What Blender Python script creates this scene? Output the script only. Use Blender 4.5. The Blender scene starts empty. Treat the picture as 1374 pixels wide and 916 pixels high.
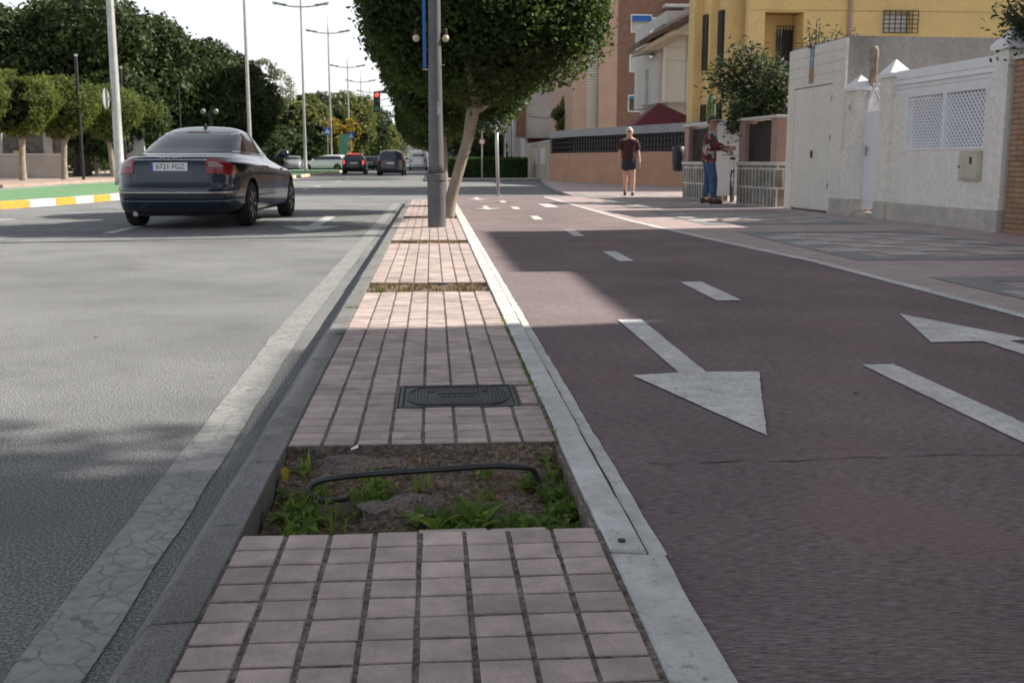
import bpy, bmesh, math, random
import numpy as np
from mathutils import Vector, Matrix, noise
from mathutils.bvhtree import BVHTree
random.seed(7); rng = np.random.default_rng(7)
PI = math.pi; R = math.radians
sc = bpy.context.scene
col = sc.collection

# ------------------------------------------------------------------ survey of the place (pixel of the photo -> point on a real plane)
F = 1450.; TH = math.atan(242 / F); PS = math.atan(108 / (F / math.cos(TH))); HC = .95
fw = np.array([math.sin(PS) * math.cos(TH), math.cos(PS) * math.cos(TH), -math.sin(TH)])
rt = np.array([math.cos(PS), -math.sin(PS), 0.]); up = np.cross(rt, fw)
def ray(x, y): return fw + rt * (x - 687) / F - up * (y - 458) / F
def G(x, y, z=0.):
    d = ray(x, y); t = (z - HC) / d[2]; return Vector(np.array([0, 0, HC]) + d * t)
def atY(x, y, Y):
    d = ray(x, y); return Vector(np.array([0, 0, HC]) + d * (Y / d[1]))
def onV(x, y, A, B):
    d = ray(x, y); n = np.array([B[1] - A[1], -(B[0] - A[0])]); t = n.dot(np.array(A[:2])) / n.dot(d[:2])
    return Vector(np.array([0, 0, HC]) + d * t)

# ------------------------------------------------------------------ materials
def mat(name, color, rough=.8, metal=0., var=.12, scale=6., bump=0., bscale=60., color2=None, spec=.5, coat=0., detail=6, stretch=(1,1,1), island=0., coord='Object', f2=.5):
    m = bpy.data.materials.new(name); m.use_nodes = True; nt = m.node_tree; b = nt.nodes['Principled BSDF']
    b.inputs['Roughness'].default_value = rough; b.inputs['Metallic'].default_value = metal
    b.inputs['Specular IOR Level'].default_value = spec; b.inputs['Coat Weight'].default_value = coat
    tc = nt.nodes.new('ShaderNodeTexCoord'); mp = nt.nodes.new('ShaderNodeMapping'); mp.inputs['Scale'].default_value = stretch
    nt.links.new(tc.outputs[coord], mp.inputs['Vector'])
    n = nt.nodes.new('ShaderNodeTexNoise'); n.inputs['Scale'].default_value = scale; n.inputs['Detail'].default_value = detail; n.inputs['Roughness'].default_value = .65
    nt.links.new(mp.outputs[0], n.inputs['Vector'])
    rp = nt.nodes.new('ShaderNodeValToRGB')
    c2 = color2 or tuple(max(0, c * (1 - 2 * var)) for c in color); c1 = color if color2 else tuple(min(1, c * (1 + var)) for c in color)
    rp.color_ramp.elements[0].position = .3; rp.color_ramp.elements[0].color = (*c2, 1)
    rp.color_ramp.elements[1].position = .7; rp.color_ramp.elements[1].color = (*c1, 1)
    nt.links.new(n.outputs['Fac'], rp.inputs['Fac']); out = rp.outputs['Color']
    if island > 0:
        g = nt.nodes.new('ShaderNodeNewGeometry'); h = nt.nodes.new('ShaderNodeHueSaturation')
        mr = nt.nodes.new('ShaderNodeMapRange'); mr.inputs['To Min'].default_value = 1 - island; mr.inputs['To Max'].default_value = 1 + island
        nt.links.new(g.outputs['Random Per Island'], mr.inputs['Value']); nt.links.new(mr.outputs[0], h.inputs['Value']); nt.links.new(out, h.inputs['Color']); out = h.outputs['Color']
    nt.links.new(out, b.inputs['Base Color'])
    if bump > 0:
        n2 = nt.nodes.new('ShaderNodeTexNoise'); n2.inputs['Scale'].default_value = bscale; n2.inputs['Detail'].default_value = 4
        nt.links.new(mp.outputs[0], n2.inputs['Vector'])
        bp = nt.nodes.new('ShaderNodeBump'); bp.inputs['Strength'].default_value = bump; bp.inputs['Distance'].default_value = .01
        nt.links.new(n2.outputs['Fac'], bp.inputs['Height']); nt.links.new(bp.outputs[0], b.inputs['Normal'])
    return m

def nodes_of(m):
    nt = m.node_tree; return nt, nt.nodes, nt.links, nt.nodes['Principled BSDF']

def ground_mat(name, base, dark, light, grain=260., bump=.5, stretch=(1, 1, 1), patch=.7, rough=.9, patchcol=None, fine_amt=.6):
    """asphalt-like: fine aggregate, mid patches, large stains."""
    m = bpy.data.materials.new(name); m.use_nodes = True; nt, N, L, b = nodes_of(m)
    b.inputs['Roughness'].default_value = rough; b.inputs['Specular IOR Level'].default_value = .35
    tc = N.new('ShaderNodeTexCoord'); mp = N.new('ShaderNodeMapping'); mp.inputs['Scale'].default_value = stretch; L.new(tc.outputs['Object'], mp.inputs['Vector'])
    fine = N.new('ShaderNodeTexNoise'); fine.inputs['Scale'].default_value = grain; fine.inputs['Detail'].default_value = 3; fine.inputs['Roughness'].default_value = .8; L.new(mp.outputs[0], fine.inputs['Vector'])
    rp = N.new('ShaderNodeValToRGB'); e = rp.color_ramp.elements
    e[0].position = .34; e[0].color = (*dark, 1); e[1].position = .68; e[1].color = (*light, 1); k = e.new(.5); k.color = (*base, 1)
    L.new(fine.outputs['Fac'], rp.inputs['Fac'])
    big = N.new('ShaderNodeTexNoise'); big.inputs['Scale'].default_value = patch; big.inputs['Detail'].default_value = 7; big.inputs['Roughness'].default_value = .6; L.new(tc.outputs['Object'], big.inputs['Vector'])
    rb = N.new('ShaderNodeMapRange'); rb.inputs['From Min'].default_value = .3; rb.inputs['From Max'].default_value = .7; rb.inputs['To Min'].default_value = .74; rb.inputs['To Max'].default_value = 1.22; L.new(big.outputs['Fac'], rb.inputs['Value'])
    mu = N.new('ShaderNodeMix'); mu.data_type = 'RGBA'; mu.blend_type = 'MULTIPLY'; mu.inputs[0].default_value = 1
    L.new(rp.outputs['Color'], mu.inputs[6]); L.new(rb.outputs[0], mu.inputs[7]); out = mu.outputs[2]
    if patchcol:
        n3 = N.new('ShaderNodeTexNoise'); n3.inputs['Scale'].default_value = 1.3; n3.inputs['Detail'].default_value = 8; L.new(tc.outputs['Object'], n3.inputs['Vector'])
        r3 = N.new('ShaderNodeMapRange'); r3.inputs['From Min'].default_value = .55; r3.inputs['From Max'].default_value = .72; r3.inputs['To Max'].default_value = .55; L.new(n3.outputs['Fac'], r3.inputs['Value'])
        m3 = N.new('ShaderNodeMix'); m3.data_type = 'RGBA'; L.new(r3.outputs[0], m3.inputs[0]); L.new(out, m3.inputs[6]); m3.inputs[7].default_value = (*patchcol, 1); out = m3.outputs[2]
    L.new(out, b.inputs['Base Color'])
    bp = N.new('ShaderNodeBump'); bp.inputs['Strength'].default_value = bump; bp.inputs['Distance'].default_value = .006
    L.new(fine.outputs['Fac'], bp.inputs['Height']); L.new(bp.outputs[0], b.inputs['Normal'])
    return m

def paint_mat(name, color, under, wear=.55, scale=70., crack=0., stretch=(1,1,1), soft=.05):
    """road paint worn through to what lies beneath in small specks and cracks"""
    m = bpy.data.materials.new(name); m.use_nodes = True; nt, N, L, b = nodes_of(m); b.inputs['Roughness'].default_value = .75
    tc = N.new('ShaderNodeTexCoord'); mp = N.new('ShaderNodeMapping'); mp.inputs['Scale'].default_value = stretch; L.new(tc.outputs['Object'], mp.inputs['Vector'])
    n = N.new('ShaderNodeTexNoise'); n.inputs['Scale'].default_value = scale; n.inputs['Detail'].default_value = 7; n.inputs['Roughness'].default_value = .75; L.new(mp.outputs[0], n.inputs['Vector'])
    r1 = N.new('ShaderNodeMapRange'); r1.inputs['From Min'].default_value = wear; r1.inputs['From Max'].default_value = wear + soft; L.new(n.outputs['Fac'], r1.inputs['Value'])
    dirt = N.new('ShaderNodeTexNoise'); dirt.inputs['Scale'].default_value = 5; dirt.inputs['Detail'].default_value = 8; L.new(tc.outputs['Object'], dirt.inputs['Vector'])
    rd = N.new('ShaderNodeMapRange'); rd.inputs['From Min'].default_value = .3; rd.inputs['From Max'].default_value = .7; rd.inputs['To Min'].default_value = .78; rd.inputs['To Max'].default_value = 1.08; L.new(dirt.outputs['Fac'], rd.inputs['Value'])
    pc = N.new('ShaderNodeMix'); pc.data_type = 'RGBA'; pc.blend_type = 'MULTIPLY'; pc.inputs[0].default_value = 1; pc.inputs[6].default_value = (*color, 1); L.new(rd.outputs[0], pc.inputs[7])
    fac = r1.outputs[0]
    if crack > 0:
        wn = N.new('ShaderNodeTexNoise'); wn.inputs['Scale'].default_value = 14; L.new(tc.outputs['Object'], wn.inputs['Vector'])
        ad = N.new('ShaderNodeMix'); ad.data_type = 'RGBA'; ad.inputs[0].default_value = .06; L.new(tc.outputs['Object'], ad.inputs[6]); L.new(wn.outputs['Color'], ad.inputs[7])
        v = N.new('ShaderNodeTexVoronoi'); v.feature = 'DISTANCE_TO_EDGE'; v.inputs['Scale'].default_value = crack; L.new(ad.outputs[2], v.inputs['Vector'])
        rv = N.new('ShaderNodeMapRange'); rv.inputs['From Min'].default_value = .008; rv.inputs['From Max'].default_value = .045; rv.inputs['To Min'].default_value = 1; rv.inputs['To Max'].default_value = 0; L.new(v.outputs['Distance'], rv.inputs['Value'])
        mx = N.new('ShaderNodeMath'); mx.operation = 'MAXIMUM'; L.new(fac, mx.inputs[0]); L.new(rv.outputs[0], mx.inputs[1]); fac = mx.outputs[0]
    mm = N.new('ShaderNodeMix'); mm.data_type = 'RGBA'; L.new(fac, mm.inputs[0]); L.new(pc.outputs[2], mm.inputs[6]); mm.inputs[7].default_value = (*under, 1)
    L.new(mm.outputs[2], b.inputs['Base Color'])
    bp = N.new('ShaderNodeBump'); bp.inputs['Strength'].default_value = .35; bp.inputs['Distance'].default_value = .004; L.new(n.outputs['Fac'], bp.inputs['Height']); L.new(bp.outputs[0], b.inputs['Normal'])
    return m

def brick_mat(name, c1, c2, mortar, bw, bh, ms=.01, rough=.85, axes='XZ', offset=.5, bump=.4, var=.1):
    m = bpy.data.materials.new(name); m.use_nodes = True; nt, N, L, b = nodes_of(m); b.inputs['Roughness'].default_value = rough
    tc = N.new('ShaderNodeTexCoord'); sp = N.new('ShaderNodeSeparateXYZ'); cb = N.new('ShaderNodeCombineXYZ'); L.new(tc.outputs['Object'], sp.inputs[0])
    if axes == 'UZ':
        ad = N.new('ShaderNodeMath'); ad.operation = 'ADD'; L.new(sp.outputs['X'], ad.inputs[0]); L.new(sp.outputs['Y'], ad.inputs[1]); L.new(ad.outputs[0], cb.inputs['X'])
    else: L.new(sp.outputs[axes[0]], cb.inputs['X'])
    L.new(sp.outputs[axes[-1]], cb.inputs['Y'])
    t = N.new('ShaderNodeTexBrick'); t.offset = offset; t.inputs['Color1'].default_value = (*c1, 1); t.inputs['Color2'].default_value = (*c2, 1); t.inputs['Mortar'].default_value = (*mortar, 1)
    t.inputs['Scale'].default_value = 1; t.inputs['Mortar Size'].default_value = ms; t.inputs['Brick Width'].default_value = bw; t.inputs['Row Height'].default_value = bh; t.inputs['Mortar Smooth'].default_value = .3
    L.new(cb.outputs[0], t.inputs['Vector'])
    n = N.new('ShaderNodeTexNoise'); n.inputs['Scale'].default_value = 3; n.inputs['Detail'].default_value = 8; L.new(tc.outputs['Object'], n.inputs['Vector'])
    mr = N.new('ShaderNodeMapRange'); mr.inputs['From Min'].default_value = .3; mr.inputs['From Max'].default_value = .7; mr.inputs['To Min'].default_value = 1 - var * 1.5; mr.inputs['To Max'].default_value = 1 + var; L.new(n.outputs['Fac'], mr.inputs['Value'])
    mu = N.new('ShaderNodeMix'); mu.data_type = 'RGBA'; mu.blend_type = 'MULTIPLY'; mu.inputs[0].default_value = 1; L.new(t.outputs['Color'], mu.inputs[6]); L.new(mr.outputs[0], mu.inputs[7]); L.new(mu.outputs[2], b.inputs['Base Color'])
    bp = N.new('ShaderNodeBump'); bp.inputs['Strength'].default_value = bump; bp.inputs['Distance'].default_value = .01; bp.invert = True; L.new(t.outputs['Fac'], bp.inputs['Height']); L.new(bp.outputs[0], b.inputs['Normal'])
    return m

def leaf_mat(name, c1, c2, trans=.4):
    m = bpy.data.materials.new(name); m.use_nodes = True; nt, N, L, b = nodes_of(m); b.inputs['Roughness'].default_value = .55; b.inputs['Specular IOR Level'].default_value = .22
    g = N.new('ShaderNodeNewGeometry'); rp = N.new('ShaderNodeValToRGB'); rp.color_ramp.elements[0].color = (*c1, 1); rp.color_ramp.elements[1].color = (*c2, 1)
    L.new(g.outputs['Random Per Island'], rp.inputs['Fac'])
    tc = N.new('ShaderNodeTexCoord'); n = N.new('ShaderNodeTexNoise'); n.inputs['Scale'].default_value = 1.6; n.inputs['Detail'].default_value = 3; L.new(tc.outputs['Object'], n.inputs['Vector'])
    mr = N.new('ShaderNodeMapRange'); mr.inputs['From Min'].default_value = .3; mr.inputs['From Max'].default_value = .7; mr.inputs['To Min'].default_value = .65; mr.inputs['To Max'].default_value = 1.3; L.new(n.outputs['Fac'], mr.inputs['Value'])
    mu = N.new('ShaderNodeMix'); mu.data_type = 'RGBA'; mu.blend_type = 'MULTIPLY'; mu.inputs[0].default_value = 1; L.new(rp.outputs['Color'], mu.inputs[6]); L.new(mr.outputs[0], mu.inputs[7])
    L.new(mu.outputs[2], b.inputs['Base Color'])
    tr = N.new('ShaderNodeBsdfTranslucent'); hs = N.new('ShaderNodeHueSaturation'); hs.inputs['Hue'].default_value = .48; hs.inputs['Value'].default_value = 2.6; L.new(mu.outputs[2], hs.inputs['Color']); L.new(hs.outputs[0], tr.inputs['Color'])
    ms = N.new('ShaderNodeMixShader'); ms.inputs[0].default_value = trans; L.new(b.outputs[0], ms.inputs[1]); L.new(tr.outputs[0], ms.inputs[2]); L.new(ms.outputs[0], N['Material Output'].inputs[0])
    return m

def glow(name, c, e):
    m = mat(name, c, .4); b = m.node_tree.nodes['Principled BSDF']; b.inputs['Emission Color'].default_value = (*c, 1); b.inputs['Emission Strength'].default_value = e; return m

M = {}
M['asphalt'] = ground_mat('asphalt', (.178, .182, .186), (.058, .062, .066), (.44, .44, .44), grain=130, bump=1.1, patch=.55, stretch=(1, .8, 1), patchcol=(.115, .118, .12))
M['gutter'] = ground_mat('gutter', (.135, .136, .136), (.07, .07, .072), (.23, .23, .225), grain=220, bump=.5, patch=2)
M['lane'] = ground_mat('bike_lane_red', (.20, .155, .158), (.092, .068, .071), (.32, .265, .265), grain=26, stretch=(1, 6.5, 1), bump=.9, patch=.9, patchcol=(.27, .175, .155))
M['concrete'] = ground_mat('kerb_concrete', (.215, .212, .208), (.13, .13, .13), (.30, .295, .285), grain=150, bump=.3, patch=2.2)
M['white_kerb'] = paint_mat('white_kerb', (.66, .655, .635), (.26, .25, .235), wear=.565, scale=30, crack=0, soft=.12)
M['white_mark'] = paint_mat('white_mark', (.72, .71, .69), (.24, .18, .18), wear=.54, scale=48, soft=.12)
M['white_road'] = paint_mat('white_road', (.30, .30, .29), (.145, .145, .145), wear=.47, scale=26, crack=13, soft=.25)
M['road_mark_far'] = paint_mat('road_mark_far', (.5, .5, .49), (.14, .14, .14), wear=.57, scale=20)
M['pink_tile'] = mat('pink_tile', (.54, .435, .40), .8, var=.15, scale=5, bump=.3, bscale=300, island=.13, detail=8)
def weather(m, fine=230, famt=.16, big=1.1, bamt=.22):
    nt, N, L, b = nodes_of(m); src = b.inputs['Base Color'].links[0].from_socket; tc = N.new('ShaderNodeTexCoord')
    for sc_, am, lo, hi, dt in ((fine, famt, .35, .68, 3), (big, bamt, .3, .7, 8), (13, .12, .38, .62, 6)):
        n = N.new('ShaderNodeTexNoise'); n.inputs['Scale'].default_value = sc_; n.inputs['Detail'].default_value = dt; n.inputs['Roughness'].default_value = .7; L.new(tc.outputs['Object'], n.inputs['Vector'])
        k = N.new('ShaderNodeMapRange'); k.inputs['From Min'].default_value = lo; k.inputs['From Max'].default_value = hi; k.inputs['To Min'].default_value = 1 - am; k.inputs['To Max'].default_value = 1 + am * .6; L.new(n.outputs['Fac'], k.inputs['Value'])
        mu = N.new('ShaderNodeMix'); mu.data_type = 'RGBA'; mu.blend_type = 'MULTIPLY'; mu.inputs[0].default_value = 1; L.new(src, mu.inputs[6]); L.new(k.outputs[0], mu.inputs[7]); src = mu.outputs[2]
    L.new(src, b.inputs['Base Color'])
weather(M['pink_tile'])
M['joint'] = ground_mat('joint', (.155, .13, .115), (.05, .042, .036), (.28, .24, .21), grain=45, bump=.8, patch=5)
M['soil'] = ground_mat('soil', (.13, .092, .066), (.045, .033, .025), (.31, .24, .18), grain=55, bump=1.2, patch=6)
M['sidewalk'] = brick_mat('sidewalk_pink', (.46, .36, .345), (.41, .325, .315), (.28, .22, .215), .22, .11, .007, rough=.6, axes='XY', bump=.25)
M['walk_grey'] = brick_mat('sidewalk_grey', (.25, .255, .265), (.22, .226, .236), (.15, .15, .155), .22, .11, .007, rough=.6, axes='XY', bump=.25)
M['walk_light'] = brick_mat('sidewalk_light', (.52, .475, .45), (.46, .42, .40), (.32, .28, .26), .22, .11, .007, rough=.6, axes='XY', bump=.25)
M['walk_left'] = mat('left_walk', (.40, .30, .25), .8, var=.15, scale=1.5)
M['dirt'] = mat('dirt', (.22, .19, .15), .95, var=.2, scale=.2)
M['green_path'] = mat('green_path', (.14, .28, .13), .75, var=.14, scale=2.5, bump=.2)
M['kerb_yellow'] = mat('kerb_yellow', (.62, .33, .045), .7, var=.12, scale=8)
M['kerb_white'] = mat('kerb_white', (.62, .62, .62), .7, var=.12, scale=8)
M['bark'] = mat('bark', (.30, .25, .2), .9, var=.22, scale=7, bump=.8, bscale=26, stretch=(1, 1, .5))
M['bark_dark'] = mat('bark_dark', (.11, .085, .065), .95, var=.25, scale=5, bump=.6, bscale=20)
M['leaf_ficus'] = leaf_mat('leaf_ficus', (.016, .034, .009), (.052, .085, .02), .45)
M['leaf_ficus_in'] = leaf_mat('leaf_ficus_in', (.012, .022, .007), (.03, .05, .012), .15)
M['leaf_street'] = leaf_mat('leaf_street', (.045, .07, .014), (.115, .145, .034), .4)
M['leaf_big'] = leaf_mat('leaf_big', (.014, .028, .009), (.05, .074, .022), .25)
M['leaf_pine'] = leaf_mat('leaf_pine', (.06, .08, .02), (.15, .17, .05), .35)
M['leaf_grey'] = leaf_mat('leaf_grey', (.09, .10, .06), (.18, .19, .12), .35)
M['leaf_yellow'] = leaf_mat('leaf_yellow', (.16, .13, .02), (.28, .22, .03), .35)
M['leaf_garden'] = leaf_mat('leaf_garden', (.018, .032, .014), (.05, .075, .028), .3)
M['leaf_weed'] = leaf_mat('leaf_weed', (.055, .11, .018), (.16, .25, .045), .4)
M['leaf_dry'] = leaf_mat('leaf_dry', (.12, .08, .045), (.30, .23, .11), .2)
M['hedge'] = leaf_mat('hedge_leaf', (.02, .05, .012), (.06, .12, .03), .3)
M['pole_grey'] = mat('pole_grey', (.105, .105, .115), .5, .0, var=.12, scale=4, spec=.5)
M['steel'] = mat('galvanised', (.46, .46, .45), .45, .35, var=.1, scale=3)
M['lamp_metal'] = mat('lamp_metal', (.32, .33, .35), .5, .3, var=.05)
for k_ in ('white_kerb', 'white_mark', 'concrete'): weather(M[k_], 150, .12, 1.3, .16)
M['iron'] = mat('black_iron', (.02, .02, .024), .55, .2, var=.1)
M['cover'] = mat('cover_iron', (.055, .06, .066), .5, .35, var=.25, scale=14, bump=.15, bscale=150)
M['hose'] = mat('hose', (.022, .022, .024), .38, var=.3, scale=20, spec=.6)
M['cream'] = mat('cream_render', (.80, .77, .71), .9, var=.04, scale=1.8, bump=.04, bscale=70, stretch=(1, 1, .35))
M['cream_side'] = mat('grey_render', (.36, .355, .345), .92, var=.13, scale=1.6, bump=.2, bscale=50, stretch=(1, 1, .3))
M['cream_door'] = mat('cream_paint', (.76, .74, .68), .5, var=.04, scale=3)
M['plinth'] = mat('plinth', (.52, .49, .44), .9, var=.10, scale=3, bump=.2, bscale=40)
M['white_paint'] = mat('white_paint', (.8, .8, .82), .4, var=.03, scale=3)
M['white_alu'] = mat('white_alu', (.78, .79, .84), .35, var=.02)
M['yellow'] = mat('yellow_render', (.68, .49, .21), .9, var=.06, scale=.8, bump=.1, bscale=30)
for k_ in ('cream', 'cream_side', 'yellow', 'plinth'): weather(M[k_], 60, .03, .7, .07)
M['salmon'] = mat('salmon_render', (.46, .27, .175), .9, var=.08, scale=.8, bump=.1)
M['salmon_tile'] = mat('salmon_tile', (.50, .33, .24), .8, var=.06, scale=.7)
M['grey_band'] = mat('grey_band', (.30, .30, .31), .85, var=.08, scale=1)
M['brickcol'] = brick_mat('brick_pillar', (.38, .24, .15), (.30, .175, .11), (.14, .09, .06), .25, .062, .006, axes='UZ', bump=.8, var=.15)
M['brickred'] = brick_mat('brick_red', (.27, .135, .085), (.21, .10, .065), (.2, .13, .1), .24, .07, .012, axes='XZ', bump=.2)
M['stone'] = brick_mat('stone_clad', (.22, .205, .175), (.14, .13, .11), (.56, .54, .50), .19, .36, .022, axes='UZ', bump=.7, var=.25, offset=.37)
M['wicker'] = brick_mat('brush_screen', (.085, .065, .05), (.06, .048, .04), (.03, .025, .02), .04, .05, .004, axes='UZ', var=.3)
M['pinkpost'] = mat('pink_post', (.36, .245, .21), .9, var=.1)
M['maroon'] = mat('maroon_canvas', (.13, .022, .035), .85, var=.12, scale=1)
M['offwhite'] = mat('offwhite_wall', (.55, .53, .50), .9, var=.06, scale=.5)
M['greyhouse'] = mat('greyhouse', (.48, .47, .45), .9, var=.07, scale=.6)
M['roofdark'] = mat('roofdark', (.10, .065, .055), .8, var=.2)
M['shutter'] = mat('shutter', (.6, .58, .53), .6, var=.04)
M['blue'] = mat('blue_canvas', (.03, .13, .42), .6, var=.05)
M['blue_sign'] = mat('blue_sign', (.03, .11, .34), .4, var=.03)
M['glassdark'] = mat('dark_glass', (.025, .03, .036), .06, var=.0, spec=.8)
M['glassgrey'] = mat('grey_glass', (.05, .058, .066), .08, spec=.9)
M['rubber'] = mat('rubber', (.018, .018, .018), .85, var=.2)
M['rim'] = mat('rim', (.6, .59, .56), .35, .3, var=.05)
M['chrome'] = mat('chrome', (.62, .63, .65), .2, .9, var=.02)
M['black_plastic'] = mat('black_plastic', (.018, .018, .02), .6, var=.1)
M['red_lens'] = mat('red_lens', (.24, .010, .014), .18, var=.05, coat=.6)
M['clear_lens'] = mat('clear_lens', (.30, .20, .19), .15, coat=.6, var=.05)
M['brake'] = glow('brake_glow', (.9, .07, .06), .9)
M['red_on'] = glow('red_signal', (.9, .08, .06), .7)
M['green_off'] = mat('green_off', (.02, .16, .12), .3)
M['plate'] = mat('plate', (.72, .73, .74), .45, var=.02)
M['plate_blue'] = mat('plate_blue', (.03, .07, .4), .45)
M['ink'] = mat('ink', (.02, .02, .022), .5)
def paint(name, c, rough=.28): return mat(name, c, rough, .15, var=.03, scale=.5, coat=.6)
M['car_navy'] = paint('car_navy', (.006, .018, .034), .16); M['car_black'] = paint('car_black', (.012, .012, .014)); M['car_grey'] = paint('car_grey', (.055, .055, .07))
M['car_white'] = paint('car_white', (.72, .72, .72)); M['car_silver'] = paint('car_silver', (.35, .37, .4)); M['car_brown'] = paint('car_brown', (.14, .11, .10))
M['skin'] = mat('skin', (.50, .29, .21), .55, var=.06, scale=9); M['skin_dark'] = mat('skin_dark', (.33, .17, .115), .55, var=.06, scale=9)
M['hair_white'] = mat('hair_white', (.62, .59, .55), .8, var=.1, scale=30); M['hair_dark'] = mat('hair_dark', (.02, .016, .014), .6, var=.2, scale=30)
M['tshirt'] = mat('tshirt', (.05, .010, .014), .85, var=.15, scale=8); M['shorts'] = mat('shorts', (.018, .022, .034), .85, var=.15, scale=8)
M['jeans'] = mat('jeans', (.055, .115, .22), .85, var=.28, scale=9); M['shoe'] = mat('shoe', (.02, .022, .024), .6); M['shoe_brown'] = mat('shoe_brown', (.06, .025, .018), .5)
M['shoe_sole'] = mat('shoe_sole', (.6, .6, .58), .6)
def flower_mat():
    m = bpy.data.materials.new('floral_shirt'); m.use_nodes = True; nt, N, L, b = nodes_of(m); b.inputs['Roughness'].default_value = .85
    tc = N.new('ShaderNodeTexCoord'); v = N.new('ShaderNodeTexVoronoi'); v.inputs['Scale'].default_value = 17; L.new(tc.outputs['Object'], v.inputs['Vector'])
    rp = N.new('ShaderNodeValToRGB'); rp.color_ramp.interpolation = 'CONSTANT'; e = rp.color_ramp.elements
    e[0].color = (.12, .015, .02, 1); e[1].position = .34; e[1].color = (.42, .36, .33, 1)
    for p, c in ((.5, (.05, .03, .04)), (.62, (.22, .03, .035)), (.8, (.03, .05, .06))): k = e.new(p); k.color = (*c, 1)
    sp = N.new('ShaderNodeSeparateColor'); L.new(v.outputs['Color'], sp.inputs[0]); L.new(sp.outputs[0], rp.inputs['Fac']); L.new(rp.outputs['Color'], b.inputs['Base Color']); return m
M['floral'] = flower_mat()

# ------------------------------------------------------------------ object helpers
class MB:
    def __init__(s): s.v = []; s.f = []; s.m = []; s.cur = 0
    def add(s, vs, fs):
        o = len(s.v); s.v += [tuple(p) for p in vs]; s.f += [tuple(o + i for i in f) for f in fs]; s.m += [s.cur] * len(fs); return s
    def box(s, x0, x1, y0, y1, z0, z1, rz=0, piv=None):
        vs = [(x, y, z) for z in (z0, z1) for x, y in ((x0, y0), (x1, y0), (x1, y1), (x0, y1))]
        if rz:
            px, py = piv or ((x0 + x1) / 2, (y0 + y1) / 2); c, sn = math.cos(rz), math.sin(rz)
            vs = [(px + (x - px) * c - (y - py) * sn, py + (x - px) * sn + (y - py) * c, z) for x, y, z in vs]
        return s.add(vs, [(0, 3, 2, 1), (4, 5, 6, 7), (0, 1, 5, 4), (1, 2, 6, 5), (2, 3, 7, 6), (3, 0, 4, 7)])
    def prism(s, poly, z0, z1):
        n = len(poly); vs = [(p[0], p[1], z0) for p in poly] + [(p[0], p[1], z1) for p in poly]
        return s.add(vs, [tuple(range(n))[::-1], tuple(range(n, 2 * n))] + [(i, (i + 1) % n, n + (i + 1) % n, n + i) for i in range(n)])
    def sheet(s, poly, z): return s.add([(p[0], p[1], z) for p in poly], [tuple(range(len(poly)))])
    def tube(s, pts, rad, n=10, cap=True):
        pts = [Vector(p) for p in pts]; rad = rad if isinstance(rad, (list, tuple)) else [rad] * len(pts); vs = []
        for i, p in enumerate(pts):
            d = (pts[min(i + 1, len(pts) - 1)] - pts[max(i - 1, 0)]).normalized()
            a = Vector((0, 0, 1)) if abs(d.z) < .9 else Vector((1, 0, 0)); u_ = d.cross(a).normalized(); w = d.cross(u_)
            vs += [p + (u_ * math.cos(2 * PI * k / n) + w * math.sin(2 * PI * k / n)) * rad[i] for k in range(n)]
        fs = [(i * n + k, i * n + (k + 1) % n, (i + 1) * n + (k + 1) % n, (i + 1) * n + k) for i in range(len(pts) - 1) for k in range(n)]
        if cap: fs += [tuple(range(n))[::-1], tuple(range((len(pts) - 1) * n, len(pts) * n))]
        return s.add(vs, fs)
    def lathe(s, prof, c=(0, 0, 0), axis='z', n=24):
        vs = []
        for r, h in prof:
            for k in range(n):
                a = 2 * PI * k / n; p = (r * math.cos(a), r * math.sin(a), h)
                if axis == 'x': p = (h, p[0], p[1])
                vs.append((c[0] + p[0], c[1] + p[1], c[2] + p[2]))
        m_ = len(prof)
        return s.add(vs, [(i * n + k, i * n + (k + 1) % n, (i + 1) * n + (k + 1) % n, (i + 1) * n + k) for i in range(m_ - 1) for k in range(n)] + [tuple(range(n))[::-1], tuple(range((m_ - 1) * n, m_ * n))])
    def ell(s, c, r, nu=16, nv=10):
        return s.lathe([(max(1e-4, math.sin(PI * i / nv)), -math.cos(PI * i / nv)) for i in range(nv + 1)], n=nu) if False else s._ell(c, r, nu, nv)
    def _ell(s, c, r, nu, nv):
        vs = []
        for i in range(nv + 1):
            t = PI * i / nv
            for k in range(nu):
                a = 2 * PI * k / nu; vs.append((c[0] + r[0] * max(1e-3, math.sin(t)) * math.cos(a), c[1] + r[1] * max(1e-3, math.sin(t)) * math.sin(a), c[2] - r[2] * math.cos(t)))
        return s.add(vs, [(i * nu + k, i * nu + (k + 1) % nu, (i + 1) * nu + (k + 1) % nu, (i + 1) * nu + k) for i in range(nv) for k in range(nu)])
    def mesh(s, name='m', mats=None, smooth=False):
        me = bpy.data.meshes.new(name); me.from_pydata(s.v, [], s.f)
        for m_ in (mats or []): me.materials.append(m_)
        if mats and len(mats) > 1: me.polygons.foreach_set('material_index', s.m)
        if smooth: me.polygons.foreach_set('use_smooth', [True] * len(me.polygons))
        me.update(); return me

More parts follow.
